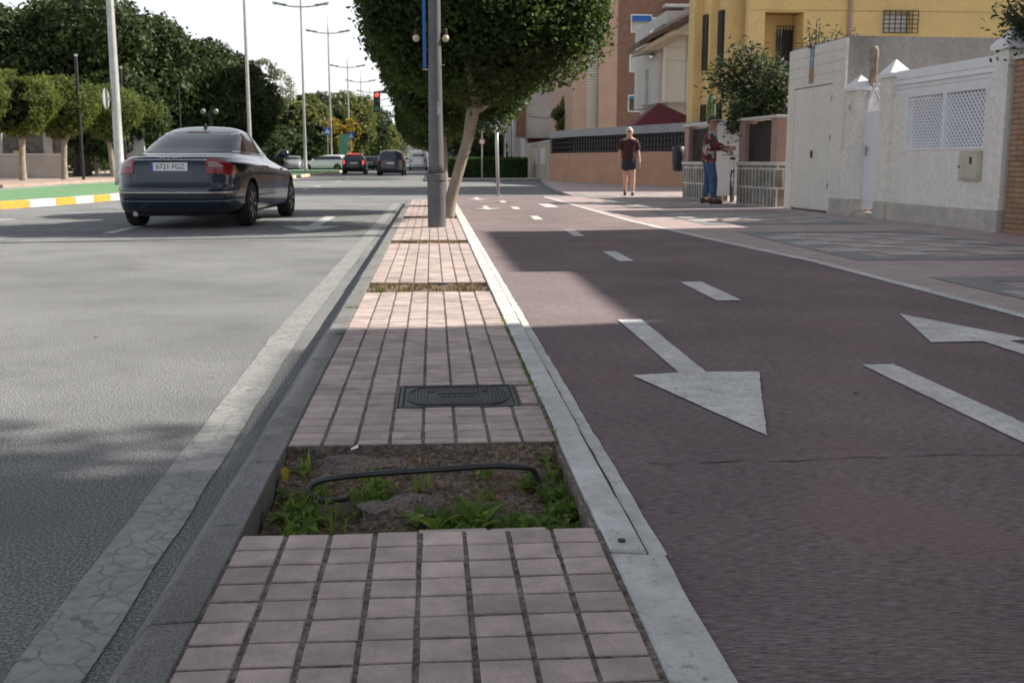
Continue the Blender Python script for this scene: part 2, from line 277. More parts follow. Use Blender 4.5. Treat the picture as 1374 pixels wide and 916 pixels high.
def tag(o, label=None, cat=None, group=None, kind=None):
    if label: o['label'] = label
    if cat: o['category'] = cat
    if group: o['group'] = group
    if kind: o['kind'] = kind
    return o
def T(name, label, cat, loc=(0, 0, 0), rz=0, group=None):
    o = bpy.data.objects.new(name, None); col.objects.link(o); o.location = loc; o.rotation_euler = (0, 0, rz); o.empty_display_size = .2
    return tag(o, label, cat, group)
def P(name, mb, m, parent=None, world=False, smooth=False, bevel=0, label=None, seg=2):
    me = mb.mesh(name, m if isinstance(m, list) else [m], smooth) if isinstance(mb, MB) else mb
    if not isinstance(mb, MB) and m is not None and not me.materials: me.materials.append(m)
    o = bpy.data.objects.new(name, me); col.objects.link(o)
    if parent:
        o.parent = parent
        if world: 
            Mx = Matrix.Translation(parent.location) @ parent.rotation_euler.to_matrix().to_4x4()
            if parent.parent: Mx = parent.parent.matrix_basis @ Mx
            o.matrix_parent_inverse = Mx.inverted()
    if bevel:
        b = o.modifiers.new('b', 'BEVEL'); b.width = bevel; b.segments = seg; b.limit_method = 'ANGLE'; b.angle_limit = R(40)
    if label: o['label'] = label
    return o
def S(name, mb, m, **k):
    o = P(name, mb, m, **k); o['kind'] = 'structure'; return o
def dup(o, loc=None, rz=None, label=None, parent=None, scale=None):
    def cp(a, par):
        c = a.copy(); col.objects.link(c); c.parent = par
        for ch in a.children: cp(ch, c)
        return c
    c = cp(o, parent)
    if loc is not None: c.location = loc
    if rz is not None: c.rotation_euler[2] = rz
    if scale is not None: c.scale = (scale,) * 3 if isinstance(scale, (int, float)) else scale
    if label: c['label'] = label
    return c
def evaluated(o):
    dg = bpy.context.evaluated_depsgraph_get(); dg.update(); me = bpy.data.meshes.new_from_object(o.evaluated_get(dg)); return me

def text(s, size, m, parent, loc, rot, name='lettering', extrude=.001, sx=1.):
    cu = bpy.data.curves.new('t', 'FONT'); cu.body = s; cu.size = size; cu.extrude = extrude; cu.align_x = 'CENTER'; cu.align_y = 'CENTER'
    o = bpy.data.objects.new('t', cu); col.objects.link(o); me = evaluated(o); bpy.data.objects.remove(o)
    me.materials.clear(); q = P(name, me, m, parent); q.location = loc; q.rotation_euler = rot; q.scale = (sx, 1, 1); return q

# ------------------------------------------------------------------ ground and road
CZ, LZ = .10, .08          # median top, lane / pavement level
g = MB().sheet([(-900, -60), (900, -60), (900, 1500), (-900, 1500)], -.06); S('ground', g, M['dirt'])
S('road', MB().sheet([(-60, -12), (60, -12), (60, 700), (-60, 700)], 0), M['asphalt'])

def wavy(x, y0, y1, amp, n, f=1.7, seed=0):
    return [(x + amp * noise.noise(Vector((seed + i * .37 * f, seed * 1.3, .2))), y0 + (y1 - y0) * i / n) for i in range(n + 1)]

# median paving : real little blocks, 8 across
XL, XR = -.445, .372; CW = (XR - XL) / 8; RP = .0955
pits = [(2.42, 3.22), (7.10, 7.66), (11.35, 11.85), (16.3, 17.1), (20.6, 21.2)]
segs = [(-1.5, 2.42), (3.22, 7.10), (7.66, 11.35), (11.85, 16.3), (17.1, 20.6), (21.2, 24.3)]
mh = (-.125, .30, 3.71, 4.08)      # cover
vs, fs = [], []
def block(x0, x1, y0, y1):
    z = CZ + random.uniform(-.0012, .0012); tx, ty = random.uniform(-.0008, .0008), random.uniform(-.0008, .0008); e = .0022; o = len(vs)
    for (a, b_, zz) in ((x0, y0, -.05), (x1, y0, -.05), (x1, y1, -.05), (x0, y1, -.05)): vs.append((a, b_, CZ - .035))
    for (a, b_) in ((x0, y0), (x1, y0), (x1, y1), (x0, y1)): vs.append((a, b_, z - .0022))
    for (a, b_) in ((x0 + e, y0 + e), (x1 - e, y0 + e), (x1 - e, y1 - e), (x0 + e, y1 - e)): vs.append((a, b_, z + (tx if a > x0 + e else -tx) + (ty if b_ > y0 + e else -ty)))
    for k in range(4):
        n_ = (k + 1) % 4; fs.append((o + k, o + n_, o + 4 + n_, o + 4 + k)); fs.append((o + 4 + k, o + 4 + n_, o + 8 + n_, o + 8 + k))
    fs.append((o + 8, o + 9, o + 10, o + 11))
for (a, b_) in segs:
    r_ = 0; y = b_
    while y > a + .02:
        y0 = max(a, y - RP)
        for c in range(8):
            x0 = XL + c * CW + .0056; x1 = XL + (c + 1) * CW - .0056
            if c == 0: x0 = XL + .002
            if c == 7: x1 = XR - .002
            j = random.uniform(-.0012, .0012)
            g0 = .0056 if r_ % 4 else .004; g1 = .0056 if (r_ + 1) % 4 else .008
            if x1 > mh[0] - .01 and x0 < mh[1] + .01 and y > mh[2] - .01 and y0 < mh[3] + .01:
                # cut around the cover
                if y0 >= mh[3] - .07 and y - mh[3] > .02: block(x0 + j, x1 + j, mh[3] + .012, y - g0)
                elif y <= mh[2] + .08 and mh[2] - y0 > .02: block(x0 + j, x1 + j, y0 + g1, mh[2] - .012)
                elif x0 < mh[0] - .02: block(x0 + j, mh[0] - .012, y0 + g1, y - g0)
                elif x1 > mh[1] + .02: block(mh[1] + .012, x1 + j, y0 + g1, y - g0)
                continue
            if y0 < y - .02: block(x0 + j, x1 + j, y0 + g1 + random.uniform(-.001, .001), y - g0)
        y -= RP; r_ += 1
me = bpy.data.meshes.new('median_paving'); me.from_pydata(vs, [], fs); me.materials.append(M['pink_tile']); me.update(); S('paving', me, None)
jb = MB()
for (a, b_) in segs:
    if a < 3.5 < b_:
        jb.box(XL - .01, XR + .012, a + .004, mh[2] - .004, -.02, CZ - .0042); jb.box(XL - .01, XR + .012, mh[3] + .004, b_ - .004, -.02, CZ - .0042)
        jb.box(XL - .01, mh[0] - .004, mh[2] - .004, mh[3] + .004, -.02, CZ - .0042); jb.box(mh[1] + .004, XR + .012, mh[2] - .004, mh[3] + .004, -.02, CZ - .0042)
    else: jb.box(XL - .01, XR + .012, a + .004, b_ - .004, -.02, CZ - .0042)
jb.box(XL - .012, XR + .014, -1.5, 24.3, -.04, -.01)
S('paving_bed', jb, M['joint'])
# soil in the pits
sb = MB()
for q, (a, b_) in enumerate(pits):
    nx, ny = (90, 90) if q == 0 else (30, 12); vv = []
    for j in range(ny + 1):
        for i in range(nx + 1):
            x = XL + (XR - XL) * i / nx; y = a + (b_ - a) * j / ny
            h = .022 * noise.fractal(Vector((x * 6, y * 6, q)), 1, 2, 4) + .008 * noise.noise(Vector((x * 40, y * 40, q)))
            base = .022 if q == 0 else .075
            if q == 0: base += .05 * max(0, (y - 2.85) / .37) ** 1.3 + .018 * math.exp(-((x - .1) ** 2 + (y - 2.9) ** 2) / .03)
            vv.append((x, y, min(base + h, CZ - .006)))
    sb.add(vv, [(j * (nx + 1) + i, j * (nx + 1) + i + 1, (j + 1) * (nx + 1) + i + 1, (j + 1) * (nx + 1) + i) for j in range(ny) for i in range(nx)])
S('soil', sb, M['soil'], smooth=True)
# left kerb, in stones about half a metre long
def kerb_profile(prof, y0, y1, step, name, m, gap=.004, jit=.002, fx=lambda y: 0.):
    k = MB(); y = y0
    while y < y1:
        ye = min(y1, y + step); j = random.uniform(-jit, jit); jz = random.uniform(-jit, jit) * .6; n_ = len(prof)
        f_ = fx
        k.add([(p[0] + j + f_(y), y + gap, p[1] + jz) for p in prof] + [(p[0] + j + f_(ye), ye - gap, p[1] + jz) for p in prof],
              [tuple(range(n_)), tuple(range(n_, 2 * n_))[::-1]] + [(i, n_ + i, n_ + (i + 1) % n_, (i + 1) % n_) for i in range(n_)])
        y = ye
    return S(name, k, m, bevel=.004)
kerb_profile([(-.45, -.1), (-.45, CZ + .001), (-.535, CZ - .002), (-.575, .055), (-.585, -.1)], -1.35, 24.6, .55, 'kerb', M['concrete'])
S('gutter', MB().add([(-.583, -1.4, .014), (-.583, 24.6, .014), (-.612, 24.6, .002), (-.612, -1.4, .002)], [(0, 1, 2, 3)]), M['gutter'])
nose = MB()
nose.prism([(-.55, 24.6), (-.45, 24.9), (-.2, 25.15), (.1, 25.15), (.33, 24.95), (.5, 24.6), (.5, 24.3), (-.55, 24.3)], -.05, CZ - .002); S('kerb_nose', nose, M['concrete'], bevel=.01)
# white painted kerb on the lane side
def wf(y): return .03 * min(1, max(0, (y - 3) / 5)) - .09 * max(0, min(1, (y - 12) / 8))
kerb_profile([(.385, -.1), (.385, CZ + .003), (.462, CZ + .001), (.470, .085), (.470, -.1)], 2.27, 24.3, .37, 'painted_kerb', M['white_kerb'], gap=.0018, jit=.0022)
wk = MB(); Lf = wavy(.381, -1.4, 2.262, .003, 40, 9, 2); Rg = wavy(.503, -1.4, 2.262, .006, 40, 9, 5)
wk.add([(x, y, CZ - .007) for x, y in Lf] + [(x, y, LZ + .006) for x, y in Rg], [(i, 41 + i, 42 + i, i + 1) for i in range(40)])
Lf = wavy(.474, 2.266, 24.4, .004, 260, 5, 8); Rg = [(x + .005 * noise.noise(Vector((y * 9, 2, 2))), y) for x, y in wavy(.513, 2.266, 24.4, .006, 260, 1.3, 3)]
wk.add([(x, y, LZ + .005) for x, y in Lf] + [(x, y, LZ + .005) for x, y in Rg], [(i, 261 + i, 262 + i, i + 1) for i in range(260)])
S('painted_strip', wk, M['white_kerb'])
S('kerb_bed', MB().box(XR - .004, .386, -1.4, 24.3, -.03, CZ - .012), M['joint'])
# bike lane and pavement
def lane_x(y):
    pts = [(-2, 3.34), (5.8, 3.34), (9.2, 3.34), (11.9, 3.12), (15.7, 2.90), (25.1, 2.77), (30, 2.75)]
    for (a, xa), (b_, xb) in zip(pts, pts[1:]):
        if y <= b_: return xa + (xb - xa) * (y - a) / (b_ - a)
    return 2.75
ys = [-1.5 + i * .5 for i in range(60)]; ys = [y for y in ys if y < 27.4] + [27.4]
lp = MB(); lp.add([(.37, y, LZ) for y in ys] + [(lane_x(y) + .02, y, LZ) for y in ys], [(i, len(ys) + i, len(ys) + i + 1, i + 1) for i in range(len(ys) - 1)]); S('bike_lane', lp, M['lane'])
sw = MB(); sw.add([(lane_x(y) + .02, y, LZ) for y in ys] + [(14, y, LZ) for y in ys], [(i, len(ys) + i, len(ys) + i + 1, i + 1) for i in range(len(ys) - 1)])
sw.sheet([(3.6, 27.4), (14, 27.4), (14, 36), (8.9, 37.2), (6.0, 46), (5.5, 52), (5.2, 52), (4.2, 40), (3.7, 32)], LZ + .001)
sw.sheet([(-.2, 52), (8, 52), (8, 120), (-.2, 120)], LZ + .001)
S('pavement', sw, M['sidewalk'])
# kerbs round the block ends
kb = MB(); kb.box(.35, 3.75, 27.4, 27.55, -.05, LZ + .004); kb.tube([(3.75, 27.5, .02), (3.72, 32, .02), (4.2, 40, .02), (5.2, 52, .02)], .07, 6); kb.box(-.3, 8, 51.85, 52.0, -.05, LZ + .004); kb.box(-.35, -.2, 52, 120, -.05, LZ + .004)
S('kerb_end', kb, M['concrete'], bevel=.01)
# lane edge line
el = MB(); ysl = [-1.4 + i * .12 for i in range(234)]
n_ = len(ysl); L_ = [(lane_x(y) - .045 + .010 * noise.noise(Vector((y * 2, 1, 0))), y) for y in ysl]; R_ = [(lane_x(y) + .05 + .012 * noise.noise(Vector((y * 2, 9, 0))), y) for y in ysl]
el.add([(x, y, LZ + .005) for x, y in L_] + [(x, y, LZ + .005) for x, y in R_], [(i, n_ + i, n_ + i + 1, i + 1) for i in range(n_ - 1)])
S('lane_line', el, M['white_mark'])
# painted arrows and dashes on the lane
bm_ = MB()
class _RB:
    pass
_sheet = bm_.sheet
def rough_sheet(poly, z):
    out = []; n = len(poly)
    for i in range(n):
        a, b_ = Vector((poly[i][0], poly[i][1])), Vector((poly[(i + 1) % n][0], poly[(i + 1) % n][1])); k = max(1, int((b_ - a).length / .035)); d = (b_ - a).normalized() if (b_ - a).length else Vector((1, 0)); nr = Vector((-d.y, d.x))
        for j in range(k):
            p = a.lerp(b_, j / k); out.append(tuple(p + nr * (.0035 * noise.noise(Vector((p.x * 23, p.y * 23, 1.7))) + .0025 * noise.noise(Vector((p.x * 70, p.y * 70, 4.7))))))
    return _sheet(out, z)
bm_.sheet = rough_sheet
for a in ([(1163, 490), (1200, 490), (1392, 609), (1392, 577)][:2] + [(1374, 597), (1374, 568)],): pass
def dash(x0, x1, ya, yb, sk=-.02): bm_.sheet([(x0 + sk, ya), (x1 + sk, ya), (x1, yb), (x0, yb)], LZ + .005)
dash(1.84, 1.98, 3.05, 4.46, -.01); dash(1.79, 1.95, 6.64, 7.70, -.01); dash(1.65, 1.78, 9.36, 10.40); dash(1.67, 1.80, 12.6, 13.7)
dash(1.55, 1.68, 16.2, 17.3); dash(1.5, 1.63, 19.7, 20.8); dash(1.48, 1.6, 23.0, 24.0); dash(1.90, 2.04, .2, 1.3)
A1 = [G(x, y, LZ) for x, y in ((829, 430), (860, 429), (947, 500), (1018, 500), (1029, 586), (849, 505), (911, 501))]
bm_.sheet([A1[0], A1[6], A1[5], A1[4], A1[3], A1[2], A1[1]], LZ + .0055)
A2 = [G(x, y, LZ) for x, y in ((1207, 422), (1249, 460), (1319, 459))]
tip = A2[0]; wl = A2[1]; wr = G(1400, 459, LZ); st = A2[2]
bm_.sheet([tip, wl, st, (st.x + .02, 3.0), (st.x + .16, 3.0), (st.x + .14, 5.02), (wr.x - .02, 5.03)], LZ + .0055)
for yy, xx in ((19.6, 1.02), (24.6, 1.05)):
    bm_.sheet([(xx - .05, yy + 1.6), (xx - .05, yy + .6), (xx - .25, yy + .6), (xx, yy), (xx + .25, yy + .6), (xx + .05, yy + .6), (xx + .05, yy + 1.6)][::-1], LZ + .0055)
bm_.sheet([(2.15, 20.5), (2.4, 20.5), (2.4, 22.2), (2.15, 22.2)], LZ + .0055)
S('lane_markings', bm_, M['white_mark'])
# cracks across the lane
ck = MB()
def crack(x0, x1, y, w, seed, amp=.05):
    n = 90; pts = []
    for i in range(n + 1):
        x = x0 + (x1 - x0) * i / n; yy = y + amp * noise.fractal(Vector((x * 2.2, seed, 0)), 1, 2, 5); ww = w * max(.12, .5 + .9 * noise.noise(Vector((x * 9, seed, 3)))); pts.append((x, yy, ww))
    ck.add([(x, yy - ww, LZ + .002) for x, yy, ww in pts] + [(x, yy + ww, LZ + .002) for x, yy, ww in pts], [(i, i + 1, n + 2 + i, n + 1 + i) for i in range(n)])
crack(.62, 2.6, 3.02, .0035, 3); crack(.55, 2.4, 3.12, .0014, 8, .03); crack(.5, 3.2, 5.6, .0012, 5); crack(.52, 3.2, 8.4, .0022, 11); crack(.7, 3.2, 2.25, .0008, 21)
crack(.5, 3.3, 1.66, .0008, 27); crack(.5, 3.2, 6.9, .0012, 33); crack(.5, 3.2, 12.3, .002, 35)
S('lane_cracks', ck, mat('crack', (.03, .022, .022), .95))
# road transverse cracks and seams
rc = MB()
def rcrack(x0, x1, y0, y1, w, seed, amp=.1):
    n = 70; pts = []
    for i in range(n + 1):
        t = i / n; x = x0 + (x1 - x0) * t; yy = y0 + (y1 - y0) * t + amp * noise.fractal(Vector((t * 7, seed, 0)), 1, 2, 5); pts.append((x, yy, w * max(.2, .6 + .8 * noise.noise(Vector((t * 30, seed, 3))))))
    rc.add([(x, yy - ww, .0025) for x, yy, ww in pts] + [(x, yy + ww, .0025) for x, yy, ww in pts], [(i, i + 1, n + 2 + i, n + 1 + i) for i in range(n)])
for k, (y, w) in enumerate(((13.1, .02), (14.9, .012), (18.3, .02), (21.9, .03), (25, .03), (30.5, .03), (9.7, .004))): rcrack(-7.2, -.7, y + .15, y, w, k * 3.1)
S('road_cracks', rc, mat('road_crack', (.05, .05, .052), .95))
# white edge line and other road paint
wl_ = MB(); n = 200; yy_ = [-1.3 + (24.9 + 1.3) * i / n for i in range(n + 1)]
def lo_(y): return float(np.interp(y, [1.5, 2.3, 3.6, 6.2, 12], [.045, .03, .008, -.05, -.04]))
wl_.add([(lo_(y) - .84 + .012 * noise.noise(Vector((y * 3, 4, 0))), y, .004) for y in yy_] + [(lo_(y) - .690 + .008 * noise.noise(Vector((y * 3, 7, 0))), y, .004) for y in yy_], [(i, n + 1 + i, n + 2 + i, i + 1) for i in range(n)])
S('edge_line', wl_, M['white_road'])
rm = MB()
rm.sheet([(-7.15, 45.0), (-7.15, 44.55), (-.7, 44.55), (-.7, 45.0)][::-1], .004)
for y in (14.7, 24.6, 28.6, 32.6, 36.6, 40.6, 50, 56, 62, 68, 74, 80, 92, 104): rm.box(-4.37, -4.23, y, y + 1.9, .003, .0045)
rm.sheet([(-2.2, 16.2), (-1.75, 15.0), (-1.3, 16.2), (-1.66, 16.2), (-1.66, 19.0), (-1.84, 19.0), (-1.84, 16.2)], .004)
rm.sheet([(-6.9, 18.6), (-6.9, 18.4), (-5.95, 19.5), (-6.1, 19.55)], .004); rm.sheet([(-10, 15.0), (-10, 14.8), (-6.2, 19.0), (-6.1, 19.4), (-6.6, 19.0)], .004)
rm.box(-7.15, -7.03, 26, 60, .003, .0045)
S('road_markings', rm, M['road_mark_far'])
# traffic island with green cycle path and striped kerb
edge = [(-12.6, 20.2), (-9.2, 20.9), (-8.55, 22.3), (-8.1, 24.2), (-7.75, 27.0), (-7.6, 32), (-7.6, 46), (-7.6, 100), (-7.6, 240)]
gm = MB(); gm.add([(x - .12, y, .15) for x, y in edge] + [(-12.6, y + .6 if i == 0 else y, .15) for i, (x, y) in enumerate(edge)], [(i, len(edge) + i, len(edge) + i + 1, i + 1)[::-1] for i in range(len(edge) - 1)])
S('cycle_path', gm, M['green_path'])
ike = MB(); L2 = 0; cur = []
def along(step):
    out = [Vector(edge[0])]
    for a, b_ in zip(edge, edge[1:]):
        a, b_ = Vector(a), Vector(b_); n = max(1, round((b_ - a).length / step)); out += [a.lerp(b_, (i + 1) / n) for i in range(n)]
    return out
for i, (a, b_) in enumerate(zip(al := along(.95), al[1:])):
    if a.y > 150: break
    d = (b_ - a).normalized(); nrm = Vector((-d.y, d.x)); ike.cur = i % 2
    p = [a + d * .005, b_ - d * .005, b_ - d * .005 + nrm * .16, a + d * .005 + nrm * .16]
    ike.prism([(q.x, q.y) for q in p], -.03, .155)
S('island_kerb', ike, [M['kerb_yellow'], M['kerb_white']], bevel=.015)
gl = MB(); gl.box(-12.6, -12.4, 21, 240, -.03, .156); S('island_back_kerb', gl, M['concrete'])
ln = MB(); ln.box(-12.2, -12.08, 21.5, 200, .152, .154); S('cycle_path_line', ln, M['road_mark_far'])
# left pavement
lw = MB(); lw.prism([(-60, 40), (-15.2, 40), (-14.9, 41.2), (-14.9, 56.5), (-15.6, 58), (-60, 58)], -.04, .12); lw.prism([(-60, 70), (-26, 70), (-26, 300), (-60, 300)], -.04, .12); S('far_pavement', lw, M['walk_left'])
# pavement pattern: dark frames with light patches
pg, pw = MB(), MB()
def frame(x0, x1, y0, y1, sk=0.):
    w = .33
    def pr(a, b_, c, d): pg.sheet([(a + sk * (c - y0), c), (b_ + sk * (c - y0), c), (b_ + sk * (d - y0), d), (a + sk * (d - y0), d)], LZ + .004)
    pr(x0, x1, y0, y0 + w); pr(x0, x1, y1 - w, y1); pr(x0, x0 + w, y0 + w, y1 - w); pr(x1 - w, x1, y0 + w, y1 - w)
    cx, cy = (x0 + x1) / 2, (y0 + y1) / 2; u_ = .44
    for i in range(-2, 3):
        for j in range(-3, 4):
            if (i + j) % 2 == 0 and abs(i) + abs(j) < 4.5: pw.sheet([(cx + i * u_ - u_ / 2, cy + j * u_ - u_ / 2), (cx + i * u_ + u_ / 2, cy + j * u_ - u_ / 2), (cx + i * u_ + u_ / 2, cy + j * u_ + u_ / 2), (cx + i * u_ - u_ / 2, cy + j * u_ + u_ / 2)], LZ + .0045)
for k in range(5): frame(3.75, 6.1, 3.9 - .0 + k * 5.4, 7.9 + k * 5.4)
S('pavement_bands', pg, M['walk_grey']); S('pavement_patches', pw, M['walk_light'])

# ------------------------------------------------------------------ small ground things
t = T('manhole_cover', 'dark ribbed iron service cover set in the pink brick median', 'manhole cover', ((mh[0] + mh[1]) / 2, (mh[2] + mh[3]) / 2, CZ))
hw, hd = (mh[1] - mh[0]) / 2, (mh[3] - mh[2]) / 2
P('frame', MB().box(-hw, hw, -hd, -hd + .014, -.04, .001).box(-hw, hw, hd - .014, hd, -.04, .001).box(-hw, -hw + .014, -hd + .0141, hd - .0141, -.04, .001).box(hw - .014, hw, -hd + .0141, hd - .0141, -.04, .001), M['cover'], t, bevel=.002)
lid = MB().box(-hw + .017, hw - .017, -hd + .017, hd - .017, -.04, -.003)
def oval(x, y): return (abs(x) < .10 and abs(y) < .145) or ((abs(x) - .10) ** 2 / .085 ** 2 + y ** 2 / .145 ** 2 < 1)
for i in range(-15, 16):
    x = i * .0118; yy = [y / 100 for y in range(-15, 16) if oval(x, y / 100)]
    if not yy: continue
    segs_ = [(-max(yy), max(yy))]
    if abs(x) < .075: segs_ = [(-max(yy), -.035), (.035, max(yy))]
    elif .088 < abs(x) < .112: segs_ = [(-max(yy), -.07), (.07, max(yy))]
    for a, b_ in segs_: lid.box(x - .0036, x + .0036, a, b_, -.0031, .001)
pts = [(.10 + .085 * math.cos(a), .155 * math.sin(a), .0) for a in np.linspace(-PI / 2, PI / 2, 14)] + [(-.10 - .085 * math.cos(a), .155 * math.sin(a), 0.) for a in np.linspace(PI / 2, -PI / 2, 14)]
lid.tube(pts + [pts[0]], .003, 6, False)
for i in range(6): lid.box(-.062 + i * .021, -.048 + i * .021, -.014, .014, -.0031, .0005)
P('lid', lid, M['cover'], t)

t = T('drain_pipe_hose', 'bent black irrigation hose looping out of the weedy soil pit', 'hose', (G(420, 655, .06)))
zt = CZ
hp = [G(468, 668, .045), G(436, 672, .05), G(416, 662, .07), G(422, 648, .095), G(455, 640, .115), G(520, 634, .125), G(600, 629, .13), G(660, 625, .13), G(705, 627, .12), G(718, 634, .10), G(724, 655, .055), G(724, 672, .03)]
def smooth_pts(pts, n=6):
    out = []
    for i in range(len(pts) - 1):
        p0, p1, p2, p3 = pts[max(0, i - 1)], pts[i], pts[i + 1], pts[min(len(pts) - 1, i + 2)]
        for k in range(n):
            t_ = k / n; out.append(.5 * ((2 * p1) + (p2 - p0) * t_ + (2 * p0 - 5 * p1 + 4 * p2 - p3) * t_ ** 2 + (3 * p1 - p0 - 3 * p2 + p3) * t_ ** 3))
    return out + [pts[-1]]
P('tube', MB().tube(smooth_pts(hp), .0085, 14), M['hose'], t, world=True, smooth=True)

def rock(name, label, loc, r, seed, m, cat='stone'):
    mb = MB(); nu, nv = 28, 18; vs = []
    for i in range(nv + 1):
        th = PI * i / nv
        for k in range(nu):
            a = 2 * PI * k / nu; d = Vector((math.sin(th) * math.cos(a), math.sin(th) * math.sin(a), -math.cos(th)))
            s_ = 1 + .35 * noise.fractal(d * 1.6 + Vector((seed, 0, 0)), 1, 2, 4); vs.append((d.x * r[0] * s_, d.y * r[1] * s_, d.z * r[2] * s_))
    mb.add(vs, [(i * nu + k, i * nu + (k + 1) % nu, (i + 1) * nu + (k + 1) % nu, (i + 1) * nu + k) for i in range(nv) for k in range(nu)])
    o = P(name, mb, m); o.location = loc; return tag(o, label, cat)
M['rubble'] = ground_mat('rubble', (.22, .175, .155), (.07, .055, .05), (.34, .27, .24), grain=120, bump=1.5, patch=8)
c_ = G(540, 690, .04); rock('concrete_lump', 'broken lump of rough concrete half buried in the planting pit', (c_.x, c_.y, .035), (.125, .075, .048), 3, M['rubble'], 'rubble')
c_ = G(470, 622, .07); rock('mortar_lump', 'flat crumbling mortar bank under the far edge of the planting pit', (c_.x + .03, 3.12, .048), (.17, .06, .04), 9, M['rubble'], 'rubble')
# loose bricks edge on the near lip of the pit
o = P('broken_edging', MB().box(-.0, .16, -.012, .012, -.035, -.004).box(.17, .30, -.012, .011, -.035, -.006), M['pink_tile'], bevel=.003); o.location = (-.04, 2.437, CZ - .002); o.rotation_euler = (0, 0, R(1)); tag(o, 'chipped strip of pink edging brick along the near lip of the pit', 'edging')

def pebbles(name, n, x0, x1, y0, y1, zf, r0, r1, m, label):
    ico = [(0, 0, 1), (.89, 0, .45), (.28, .85, .45), (-.72, .53, .45), (-.72, -.53, .45), (.28, -.85, .45), (.72, .53, -.45), (-.28, .85, -.45), (-.89, 0, -.45), (-.28, -.85, -.45), (.72, -.53, -.45), (0, 0, -1)]
    fc = [(0, 1, 2), (0, 2, 3), (0, 3, 4), (0, 4, 5), (0, 5, 1), (1, 6, 2), (2, 7, 3), (3, 8, 4), (4, 9, 5), (5, 10, 1), (2, 6, 7), (3, 7, 8), (4, 8, 9), (5, 9, 10), (1, 10, 6), (6, 11, 7), (7, 11, 8), (8, 11, 9), (9, 11, 10), (10, 11, 6)]
    mb = MB()
    for _ in range(n):
        x, y = random.uniform(x0, x1), random.uniform(y0, y1); r = random.uniform(r0, r1) * random.random() ** .5; a = random.random() * 6.3; sx, sy, sz = r * random.uniform(.7, 1.4), r * random.uniform(.6, 1.1), r * random.uniform(.4, .8)
        mb.add([(x + (p[0] * math.cos(a) - p[1] * math.sin(a)) * sx, y + (p[0] * math.sin(a) + p[1] * math.cos(a)) * sy, zf(x, y) + p[2] * sz) for p in ico], fc)
    return tag(P(name, mb, m), label, None, kind='stuff')
def soil_z(x, y):
    h = .022 * noise.fractal(Vector((x * 6, y * 6, 0)), 1, 2, 4) + .008 * noise.noise(Vector((x * 40, y * 40, 0)))
    return min(.022 + h + .05 * max(0, (y - 2.85) / .37) ** 1.3 + .018 * math.exp(-((x - .1) ** 2 + (y - 2.9) ** 2) / .03), CZ - .006)
M['gravel'] = mat('gravel', (.2, .16, .13), .9, var=.3, scale=30, island=.45)
pebbles('gravel', 4200, XL + .01, XR - .01, 2.45, 3.20, soil_z, .002, .008, M['gravel'], 'small stones scattered over the soil of the near pit')
pebbles('grit', 700, XL + .01, XR - .01, 7.12, 7.64, lambda x, y: .078, .003, .009, M['gravel'], 'grit in the second pit')

# leaf clouds --------------------------------------------------------
def leaves_mesh(name, C, N, size, m, aspect=.5, fold=.12, jit=.35):
    n = len(C); C = np.asarray(C, float); N = np.asarray(N, float); N = N / np.maximum(1e-6, np.linalg.norm(N, axis=1))[:, None]
    rnd = rng.normal(size=(n, 3)); U = np.cross(N, rnd); U /= np.maximum(1e-6, np.linalg.norm(U, axis=1))[:, None]; W = np.cross(N, U)
    s = (size * rng.uniform(1 - jit, 1 + jit, n))[:, None]
    v = np.empty((n, 4, 3)); v[:, 0] = C - U * s * .5; v[:, 1] = C + W * s * aspect * .5 + N * s * fold; v[:, 2] = C + U * s * .5; v[:, 3] = C - W * s * aspect * .5 + N * s * fold
    me = bpy.data.meshes.new(name); me.vertices.add(n * 4); me.vertices.foreach_set('co', v.ravel()); me.loops.add(n * 4); me.loops.foreach_set('vertex_index', np.arange(n * 4, dtype=np.int32))
    me.polygons.add(n); me.polygons.foreach_set('loop_start', np.arange(0, n * 4, 4, dtype=np.int32)); me.polygons.foreach_set('loop_total', np.full(n, 4, dtype=np.int32))
    me.materials.append(m); me.update(); me.validate(); return me
def nz(P_, f, seed=0., oct=2):
    out = np.zeros(len(P_)); 
    for k in range(oct):
        for j in range(3):
            a = np.array([math.sin(seed + j * 2.1 + k), math.cos(seed * 1.7 + j * 1.3 + k * 2), math.sin(seed * .6 + j * 4.2 - k)]); a /= np.linalg.norm(a)
            out += np.sin(P_ @ a * f * (2.1 ** k) + seed * 3 + j * 2.2) * (.5 ** k) / 3
    return out
def crown_pts(blobs, n, shell=(.82, 1.04), bump=.08, bf=3., seed=0., gap=0., gf=2.2):
    """points through the outer layer of a union of ellipsoids, clumped"""
    P_, N_ = [], []; vol = np.array([b[1][0] * b[1][1] + b[1][1] * b[1][2] + b[1][0] * b[1][2] for b in blobs]); cnt = (n * vol / vol.sum()).astype(int) + 1
    for b, k in zip(blobs, cnt):
        c, r = np.array(b[0]), np.array(b[1]); d = rng.normal(size=(k * 2, 3)); d /= np.linalg.norm(d, axis=1)[:, None]
        u_ = rng.uniform(shell[0], shell[1], k * 2); q = c + d * r * (u_ * (1 + bump * nz(d * 2.2, bf, seed + c[0]) + bump * .6 * nz(d * 5, bf * 1.7, seed + 2)))[:, None]
        keep = np.ones(len(q), bool)
        for b2 in blobs:
            if b2 is b: continue
            e = ((q - np.array(b2[0])) / np.array(b2[1])); keep &= (e ** 2).sum(1) > shell[0] ** 2 * .8
        if gap > 0: keep &= nz(q, gf, seed + 5, 3) > (-1 + gap * 1.6) * .55
        q, d2 = q[keep][:k], (d / r)[keep][:k]; P_.append(q); N_.append(d2 / np.linalg.norm(d2, axis=1)[:, None])
    P_ = np.vstack(P_); N_ = np.vstack(N_); return P_, N_ + rng.normal(size=N_.shape) * .75
